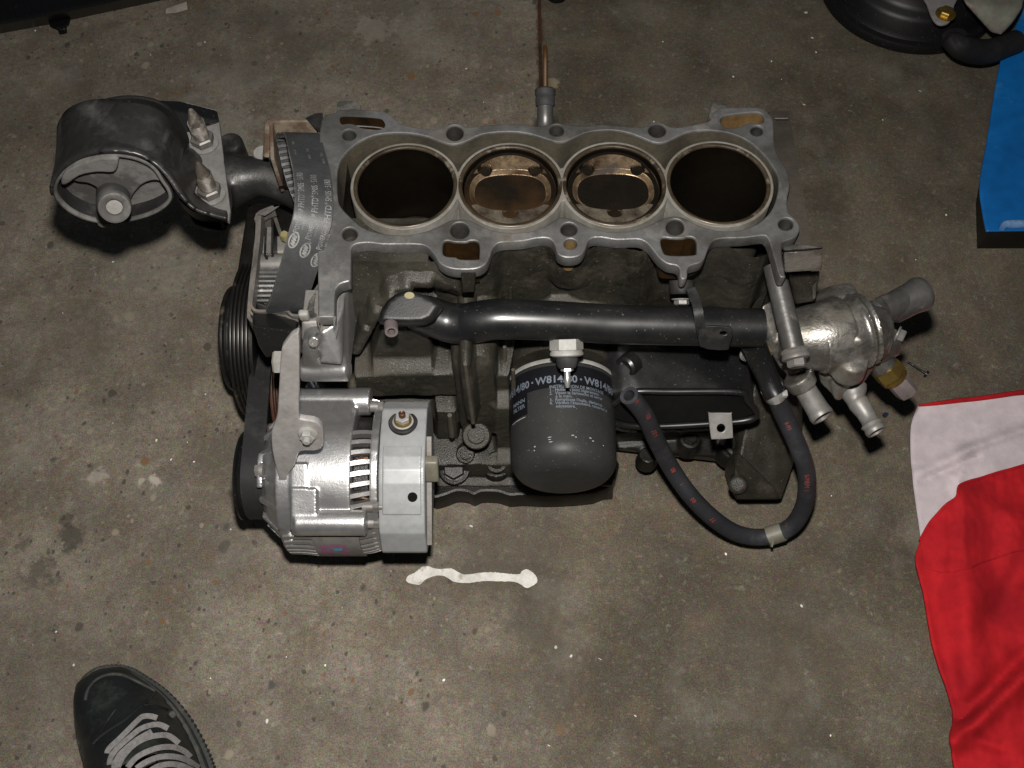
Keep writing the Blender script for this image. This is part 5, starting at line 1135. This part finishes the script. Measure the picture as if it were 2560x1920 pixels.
# upper: a lofted skin over the foot; footprint shrinks with height, toe low and instep high
toe = Z(q('S', (740, 238)), 0); heel = Z(q('S', (1300, 2350)), 0); fd = (heel-toe).to_2d(); FL = fd.length; fd.normalize(); fp = Vector((-fd.y, fd.x))
def top_h(s):    # height of the ridge line along the shoe, 0 = toe, 1 = heel
    pts = [(0, .020), (.05, .038), (.12, .050), (.22, .056), (.32, .064), (.45, .082), (.58, .098), (.7, .100), (1., .095)]
    for (a, ha), (b, hb) in zip(pts, pts[1:]):
        if s <= b: t = (s-a)/(b-a); return ha+(hb-ha)*t
    return .09
inner_ = offs(SP, -.0065)
def width_at(s):
    o_ = toe.to_2d()+fd*(s*FL); ds_ = [((p-o_).dot(fp)) for p in inner_ if abs((p-o_).dot(fd)) < .007]
    return (min(ds_), max(ds_)) if ds_ else (0, 0)
bm = bmesh.new(); rows = []; ss = [.022+.978*(k/70)**1.0 for k in range(71)]; ss[0] = .024
def upper_pt(s, a):      # a 0..pi across
    lo, hi = width_at(min(max(s, .03), .975)); 
    if s < .05: f = math.sqrt(max(0, (s-.018)/.032)); m_ = (lo+hi)/2; lo = m_+(lo-m_)*f; hi = m_+(hi-m_)*f
    m_ = (lo+hi)/2; hw = (hi-lo)/2; h = top_h(s)-.018
    c, sn = math.cos(a), math.sin(a)
    x = m_+hw*(abs(c)**.72)*(1 if c > 0 else -1)*(1-.12*sn*(1 if s > .3 else s/.3)); z = .018+h*(sn**.70 if sn > 0 else 0)
    o_ = toe.to_2d()+fd*(s*FL)+fp*x; return Vector((o_.x, o_.y, z))
for s in ss: rows.append([bm.verts.new(upper_pt(s, math.pi*k/36)) for k in range(37)])
for i, (A_, B_) in enumerate(zip(rows, rows[1:])):
    for k in range(36):
        if .52 < ss[i] < .93 and 10 < k < 25: continue       # the opening for the foot
        bm.faces.new((A_[k], A_[k+1], B_[k+1], B_[k]))
upo = obj('upper', bm, 'leather', SH); md = upo.modifiers.new('s', 'SOLIDIFY'); md.thickness = .002
# sock and trouser end, filling the opening
bm = bmesh.new(); c1 = upper_pt(.72, math.pi/2); tube(bm, [c1-up*.05, c1+Vector((0, 0, .0)), c1+Vector((-.005, -.03, .06))], [.030, .033, .038], 24, 3); obj('sock', bm, 'rubber', SH)
def S3(x, y, lift=.0015):       # picture point -> point on the shoe's upper (march along the ray)
    d = ray(q('S', (x, y))).normalized(); best = None; t = .6
    while t < 1.2:
        p = CC+d*t; o_ = (p.to_2d()-toe.to_2d()); s = o_.dot(fd)/FL
        if 0 < s < 1:
            lo, hi = width_at(min(max(s, .03), .975)); m_ = (lo+hi)/2; hw = max((hi-lo)/2, .001); u = (o_.dot(fp)-m_)/hw
            if abs(u) < 1:
                cc = abs(u)**(1/.72); hh = .018+(top_h(s)-.018)*(max(0, 1-cc*cc)**.5)**.70
                if p.z <= hh: return p+Vector((0, 0, lift))
        if p.z < .01: return p
        t += .001
    return p
def seam(pts, r=.0009, m='leather', nm='seam'):
    bm = bmesh.new(); tube(bm, [S3(x, y, .0006) for x, y in pts], r, 8, 4); return obj(nm, bm, m, upo)
seam([(1070, 480), (1000, 550), (900, 640), (780, 740), (640, 830), (540, 905), (490, 960)], .0013)
seam([(700, 640), (640, 720), (600, 780), (560, 860)], .0006)
seam([(960, 600), (1080, 600), (1200, 640)], .0008); seam([(520, 940), (600, 925), (660, 960)], .0008)
seam([(420, 560), (440, 470), (520, 370), (640, 320), (760, 325), (900, 385), (1060, 470)], .0016, 'sole', 'toe_rand')
tg = [(700, 1000), (760, 900), (860, 800), (960, 740), (1100, 740), (1190, 800), (1290, 900), (1400, 1050), (1480, 1180)]
laces = [[(630, 1050), (655, 1000), (740, 920), (830, 830), (910, 750), (960, 712), (1030, 708), (1090, 725)],
         [(655, 1150), (670, 1080), (730, 1000), (830, 910), (930, 830), (1020, 795), (1110, 785), (1190, 820)],
         [(730, 1180), (780, 1080), (870, 980), (980, 915), (1100, 885), (1200, 890), (1290, 955)],
         [(820, 1180), (900, 1090), (1010, 1030), (1130, 995), (1250, 995), (1340, 1030), (1395, 1080)],
         [(900, 1190), (990, 1130), (1110, 1085), (1240, 1080), (1360, 1110), (1470, 1180)],
         [(1000, 1230), (1100, 1170), (1230, 1150), (1360, 1180), (1480, 1250)], [(760, 1260), (700, 1180), (720, 1110), (770, 1040), (900, 930), (1040, 850)]]
for ln_ in laces:
    P_ = sm([S3(x, y, .0032) for x, y in ln_], 5, False); b = bmesh.new(); nrm = []
    flat_strip(b, P_, [ (P_[min(i+1, len(P_)-1)]-P_[max(0, i-1)]).cross((Vector((0, 0, 1))+(CC-p).normalized()*.4)).normalized() for i, p in enumerate(P_)], .0046, .0012)
    obj('lace', b, 'lace', upo)
for x, y in ((1225, 690),):
    bm = bmesh.new(); lathe(bm, [(0, .0035), (.0012, .003), (.0014, .0018)], S3(x, y), (CC-S3(x, y)).normalized(), 18); obj('eyelet', bm, 'sole', upo)

# ---------------------------------------------------------------- red cloth with a pale turned-back corner
MT['redcloth'] = mat('red_cloth', (.36, .009, .013), .85, 0, (.22, .005, .010), 10, bump=.4, bs=1500, spec=.15)
MT['whitecloth'] = mat('pale_cloth', (.50, .43, .455), .9, 0, (.38, .34, .355), 9, bump=.5, bs=1500, spec=.15, dirt=(.30, .28, .27), ds=14, dlo=.6, dhi=.8)
CL = thing('cloth', 'crumpled bright red cloth with a pale grey-white top band at the right edge', 'cloth', Z((2450, 1500), 0))
def cloth(name, left, right, n, mname, zf, parent, hem=None, th=.0022):
    """left and right: rows of picture points from far to near; the sheet is filled between them"""
    L_ = sm([Vector(p) for p in left], 10, False); R_ = sm([Vector(p) for p in right], 10, False)
    m_ = min(len(L_), len(R_)); bm = bmesh.new(); rows = []
    for i in range(m_):
        a, b = L_[int(i*(len(L_)-1)/(m_-1))], R_[int(i*(len(R_)-1)/(m_-1))]; row = []
        for k in range(n+1):
            p = a.lerp(b, k/n); z = zf(p.x, p.y); w_ = Z(p, z); row.append(bm.verts.new(w_))
        rows.append(row)
    for A_, B_ in zip(rows, rows[1:]):
        for k in range(n): bm.faces.new((A_[k], A_[k+1], B_[k+1], B_[k]))
    me_ = bpy.data.meshes.new(name); bmesh.ops.recalc_face_normals(bm, faces=bm.faces); bm.to_mesh(me_); bm.free(); o = obj(name, me_, mname, parent); md = o.modifiers.new('s', 'SOLIDIFY'); md.thickness = th; md.offset = -1; return o
def fold(px, py, ax_, ay_, bx_, by_, wdt, h):
    a, b, p = Vector((ax_, ay_)), Vector((bx_, by_)), Vector((px, py)); d = b-a; t = max(0, min(1, (p-a).dot(d)/d.length_squared)); s = (p-a-d*t).length
    return h*math.exp(-(s/wdt)**2)
def zr(px, py):
    z = .016+.006*mnoise.noise(Vector((px*.006, py*.006, 0)))+.0022*mnoise.noise(Vector((px*.022, py*.014, 2)))+.0009*mnoise.noise(Vector((px*.06, py*.045, 5)))
    z += fold(px, py, 2400, 1240, 2430, 1700, 45, .012)+fold(px, py, 2390, 1850, 2560, 1690, 28, .016)+fold(px, py, 2395, 1240, 2560, 1300, 30, .005)
    z -= fold(px, py, 2410, 1790, 2560, 1640, 26, .010)+fold(px, py, 2330, 1500, 2400, 1780, 30, .006)+fold(px, py, 2470, 1560, 2560, 1420, 30, .007)
    z += fold(px, py, 2520, 1300, 2600, 1600, 40, .007)+fold(px, py, 2420, 1840, 2500, 1870, 18, -.006)
    return max(z, .006)
def zw(px, py):
    z = .006+.0025*mnoise.noise(Vector((px*.008, py*.008, 4)))
    z += fold(px, py, 2300, 1180, 2420, 1130, 14, .0045)+fold(px, py, 2400, 1130, 2560, 1075, 12, .006)+fold(px, py, 2390, 1230, 2410, 1165, 10, .004)
    z -= fold(px, py, 2310, 1200, 2440, 1145, 10, .004)
    return max(z, .004)
cl = cloth('pale_band', [(2296, 1012), (2279, 1060), (2277, 1120), (2280, 1180), (2290, 1260), (2300, 1330), (2306, 1390), (2320, 1440)], [(2900, 955), (2900, 1000), (2900, 1060), (2900, 1110), (2900, 1160), (2900, 1230), (2900, 1300), (2900, 1400)], 60, 'whitecloth', zw, CL)
cr_ = cloth('red_part', [(2300, 1350), (2289, 1395), (2298, 1440), (2313, 1500), (2328, 1590), (2346, 1660), (2370, 1730), (2383, 1790), (2372, 1842), (2380, 1880), (2388, 1930), (2400, 2050), (2420, 2200)], [(2900, 1060), (2900, 1150), (2900, 1200), (2900, 1300), (2900, 1400), (2900, 1500), (2900, 1600), (2900, 1700), (2900, 1800), (2900, 1900), (2900, 2000), (2900, 2100), (2900, 2300)], 80, 'redcloth', zr, CL)
# the boundary curves: a fan of red cloth filling up to the scalloped edge
bnd = [(2300, 1352), (2322, 1312), (2340, 1290), (2366, 1262), (2392, 1243), (2398, 1216), (2420, 1204), (2450, 1196), (2490, 1183), (2530, 1172), (2570, 1160), (2700, 1120), (2900, 1055)]
bn2 = [(p[0], p[1]+((1352-1060)*(0))) for p in bnd]
cloth('red_edge', bnd, [(2310, 1420), (2330, 1425), (2350, 1430), (2380, 1430), (2400, 1425), (2430, 1420), (2450, 1410), (2480, 1400), (2510, 1390), (2540, 1380), (2600, 1370), (2720, 1330), (2900, 1250)], 30, 'redcloth', lambda x, y: zr(x, y)+.0012, CL)
bm = bmesh.new(); tube(bm, [Z(p, .007) for p in ((2297, 1014), (2340, 1009), (2400, 1001), (2450, 996), (2500, 989), (2560, 980), (2700, 965), (2900, 952))], [.0012, .0022, .0026, .0026, .0028, .0026, .003, .003], 10, 3, flat=1.2); obj('red_hem', bm, 'redcloth', cl)
bm = bmesh.new(); tube(bm, [Z(p, zr(*p)+.001) for p in bnd], .0016, 8, 4); obj('red_hem', bm, 'redcloth', cr_)

# ---------------------------------------------------------------- blue plastic sheet over a dark tray
MT['bluesheet'] = mat('blue_plastic', (.005, .115, .36), .30, 0, (.004, .085, .28), 7, rough2=.4, bump=.1, bs=60, spec=.6, dirt=(.05, .19, .40), ds=12, dlo=.6, dhi=.8)  # pale patches: crease highlights and scuffs put into the colour
BL = thing('blue_sheet', 'glossy blue plastic sheet with its near edge folded under, at the upper right', 'plastic sheet', Z((2510, 350), 0))
def zb(px, py):
    return .040+.002*mnoise.noise(Vector((px*.01, py*.01, 9)))+fold(px, py, 2470, 330, 2560, 290, 12, .002)+fold(px, py, 2465, 470, 2510, 380, 16, .002)
cloth('sheet_face', [(2560, 20), (2535, 75), (2508, 130), (2492, 200), (2480, 270), (2468, 350), (2455, 420), (2449, 470), (2455, 520), (2462, 560), (2466, 577)], [(2900, -60), (2900, 60), (2900, 120), (2900, 180), (2900, 260), (2900, 340), (2900, 400), (2900, 450), (2900, 500), (2900, 550), (2900, 570)], 60, 'bluesheet', zb, BL, th=.003)
bm = bmesh.new(); tube(bm, [Z((x, y), .043) for x, y in ((2505, 572), (2512, 562), (2530, 560), (2580, 560), (2700, 562))], [.003, .0045, .005, .005, .005], 12, 3); obj('folded_edge', bm, mat('fold_highlight', (.16, .26, .42), .3, 0, (.02, .10, .28), 30), BL)  # pale colour paints the white highlight along the fold
bm = bmesh.new(); pts = [(2580, 60), (2536, 130), (2508, 270), (2488, 350), (2470, 462), (2474, 576), (2900, 575), (2900, 0)]
hull(bm, [Z(p, .036) for p in pts]+[Z(p, .036)*1.0-up*.0355 for p in pts]); obj('tray', bm, 'castdark', BL)

# ---------------------------------------------------------------- round black servo drum, top right
BS = thing('brake_servo', 'round black brake servo drum with hose and pale bracket lying at the top right', 'brake servo', Z((2290, -60), 0))
c0 = Z((2286, -62), .03); c0.z = 0; RS = .122
def dome(bm, prof): lathe(bm, [(z, r) for r, z in prof], c0, up, 96)
bm = bmesh.new(); dome(bm, [(RS*.9, .001), (RS, .004), (RS, .012), (RS*.985, .016), (RS*.93, .018), (RS*.90, .024), (RS*.87, .040), (RS*.83, .046), (RS*.78, .048), (RS*.74, .054), (RS*.70, .066), (RS*.60, .072), (RS*.3, .074), (.001, .074)])
MT['servo'] = mat('servo_black', (.0055, .0057, .006), .42, 0, (.004, .004, .004), 14, rough2=.5, speck=(.05, .05, .045), spec=.25); sv = obj('servo_shell', bm, 'servo', BS)
bk_ = plate_px(sm(q('Q', (880, -60), (905, 20), (930, 90), (960, 140), (1000, 160), (1050, 148), (1075, 110), (1085, 40), (1110, -60)), 3), [], Vector((0, 0, .082)), up, .004, .001); bo_ = obj('servo_bracket', bk_, mat('pale_bracket', (.22, .20, .20), .5, .1, (.16, .15, .15), 30), BS)
bolt('bracket_nut', Z(q('Q', (1027, 95)), .082), up, .0095, .007, 'brass', bo_)
bm = bmesh.new(); P_ = [Z(q('Q', p), z) for p, z in (((1075, 280), .074), ((1090, 290), .085), ((1140, 320), .080), ((1230, 345), .066), ((1320, 345), .058), ((1420, 310), .052), ((1500, 280), .050))]
tube(bm, P_, [.012, .0125, .0145, .0155, .0155, .015, .015], 24, 4); obj('vacuum_hose', bm, 'rubber', BS)
bm = bmesh.new(); lathe(bm, [(-.004, .015), (.008, .0150), (.010, .0125)], Z(q('Q', (1085, 270)), .074), Vector((-.2, .3, .9)), 28); obj('hose_socket', bm, 'rubber', BS)
bm = bmesh.new(); hull(bm, [Z(q('Q', p), z) for p, z in (((1120, -60), .12), ((1560, -60), .12), ((1540, 60), .115), ((1480, 150), .105), ((1400, 235), .09), ((1330, 220), .09), ((1320, 150), .10), ((1220, 70), .11), ((1150, 20), .12))]+[Z(q('Q', (x, y)), .06) for x, y in ((1560, -60), (1420, 200), (1340, 180), (1180, -40))])
MT['reservoir'] = mat('dirty_reservoir', (.15, .155, .125), .5, 0, (.085, .08, .065), 16, dirt=(.10, .06, .05), ds=14, dlo=.5, dhi=.7); obj('reservoir', fuse(bm, .0025, 8, .6), 'reservoir', BS)

# ---------------------------------------------------------------- long black part, top left, with its small lug
LB = thing('black_trim', 'long black plastic bar cut off by the top left corner of the picture', 'bar', Z((150, 20), 0))
bm = bmesh.new(); e = [(-160, 112), (0, 78), (30, 79), (120, 62), (178, 50), (280, 28), (430, -4), (560, -34)]
far = [(560, -260), (300, -260), (-200, -160)]
hull(bm, [Z(p, .004) for p in e]+[Z((x, y), .004) for x, y in far]+[Z((x, y-24), .052) for x, y in e]+[Z(p, .06) for p in far])
MT['trim'] = mat('black_trim', (.0055, .0058, .0065), .4, 0, (.004, .004, .004), 12, speck=(.03, .03, .03), spec=.25); obj('bar_body', fuse(bm, .003, 6, .5), 'trim', LB)
bm = bmesh.new(); hull(bm, [Z(p, z) for p in ((122, 55), (178, 44), (172, 62), (160, 70), (140, 72), (126, 66)) for z in (.004, .018)]); hull(bm, [Z(p, z) for p in ((142, 62), (166, 62), (168, 82), (148, 86)) for z in (.003, .012)]); obj('bar_lug', fuse(bm, .0014, 4), 'trim', LB)
# pale chip beside it
bm = bmesh.new(); hull(bm, [Z(p, z) for p, z in (((415, 22), .003), ((440, 14), .006), ((466, 4), .008), ((469, 24), .004), ((440, 32), .003), ((414, 34), .001), ((445, 26), 0), ((420, 30), 0))]); o = obj('concrete_chip', bm, mat('chip', (.30, .28, .24), .8, 0, (.22, .2, .17), 80)); tag(o, 'small pale chip on the floor beside the long black bar', 'chip')
# dark rubber stop at the top middle
p = Z((1392, -8), 0); ST = thing('rubber_stop', 'dark rubber knob on the floor at the top centre, beside the dipstick', 'rubber knob', p)
bm = bmesh.new(); lathe(bm, [(0, .0135), (.004, .0145), (.012, .0135), (.016, .010)], p, up, 28); obj('knob', bm, 'trim', ST)
bm = bmesh.new(); lathe(bm, [(.016, .010), (.021, .0085), (.022, .004)], p, up, 20); obj('knob_top', bm, 'trim', ST)
# small dark nail and blue bead by the thermostat housing
bm = bmesh.new(); a, b = Z(q('G', (1390, 845)), .003), Z(q('G', (1545, 945)), .003); tube(bm, [a, b], .0013, 8, 1); lathe(bm, [(-.001, .0038), (.0015, .0038)], b, (b-a), 14); o = obj('nail', bm, 'castdark'); tag(o, 'thin dark nail on the floor right of the brass sensor', 'nail')
bm = bmesh.new(); p = Z(q('G', (1208, 1282)), .004); hull(bm, [p+Vector((math.cos(a)*.0026*(1+.2*math.sin(3*a)), math.sin(a)*.0024, z)) for a in [k*.7 for k in range(9)] for z in (-.0035, .0015)]); o = obj('bead', bm, mat('bead_blue', (.012, .022, .04), .25)); tag(o, 'tiny dark blue bead on the floor beside the lower metal outlets', 'bead')
# scattered pale crumbs
crumbs = [(1178, 1316, 5.5, 'tiny white flake below the alternator, just above the paint smear'), (1500, 1648, 5, 'tiny white flake on bare floor below right of the paint smear'), (1588, 1790, 4, 'tiny pale crumb near the bottom of the picture, right of centre'), (2010, 262, 5, 'tiny white flake on the floor just right of the rear flange'),
 (2015, 32, 6, 'pale flake on the floor left of the black servo drum'), (2030, 95, 5, 'thin pale flake below the edge of the black servo drum, nearest its left side'), (2300, 228, 4, 'pale speck on the floor straight below the servo drum'), (1870, 1340, 3, 'small pale crumb under the lowest bend of the rubber hose'), (1372, 1864, 4, 'tiny pale crumb at the very bottom edge, centre of the picture')]
for i, (px, py, s, lb_) in enumerate(crumbs):
    p = Z((px, py), .0); r = s*.00021; bm = bmesh.new(); ang = random.uniform(0, 3); hull(bm, [p+Vector((math.cos(ang+a)*r*2*random.uniform(.7, 1.1), math.sin(a)*r*1.1, z)) for a in [k*1.05 for k in range(6)] for z in (0, r*.9)])
    o = obj('crumb', bm, 'whitepaint'); tag(o, lb_, 'crumb', 'pale crumbs scattered on the floor')
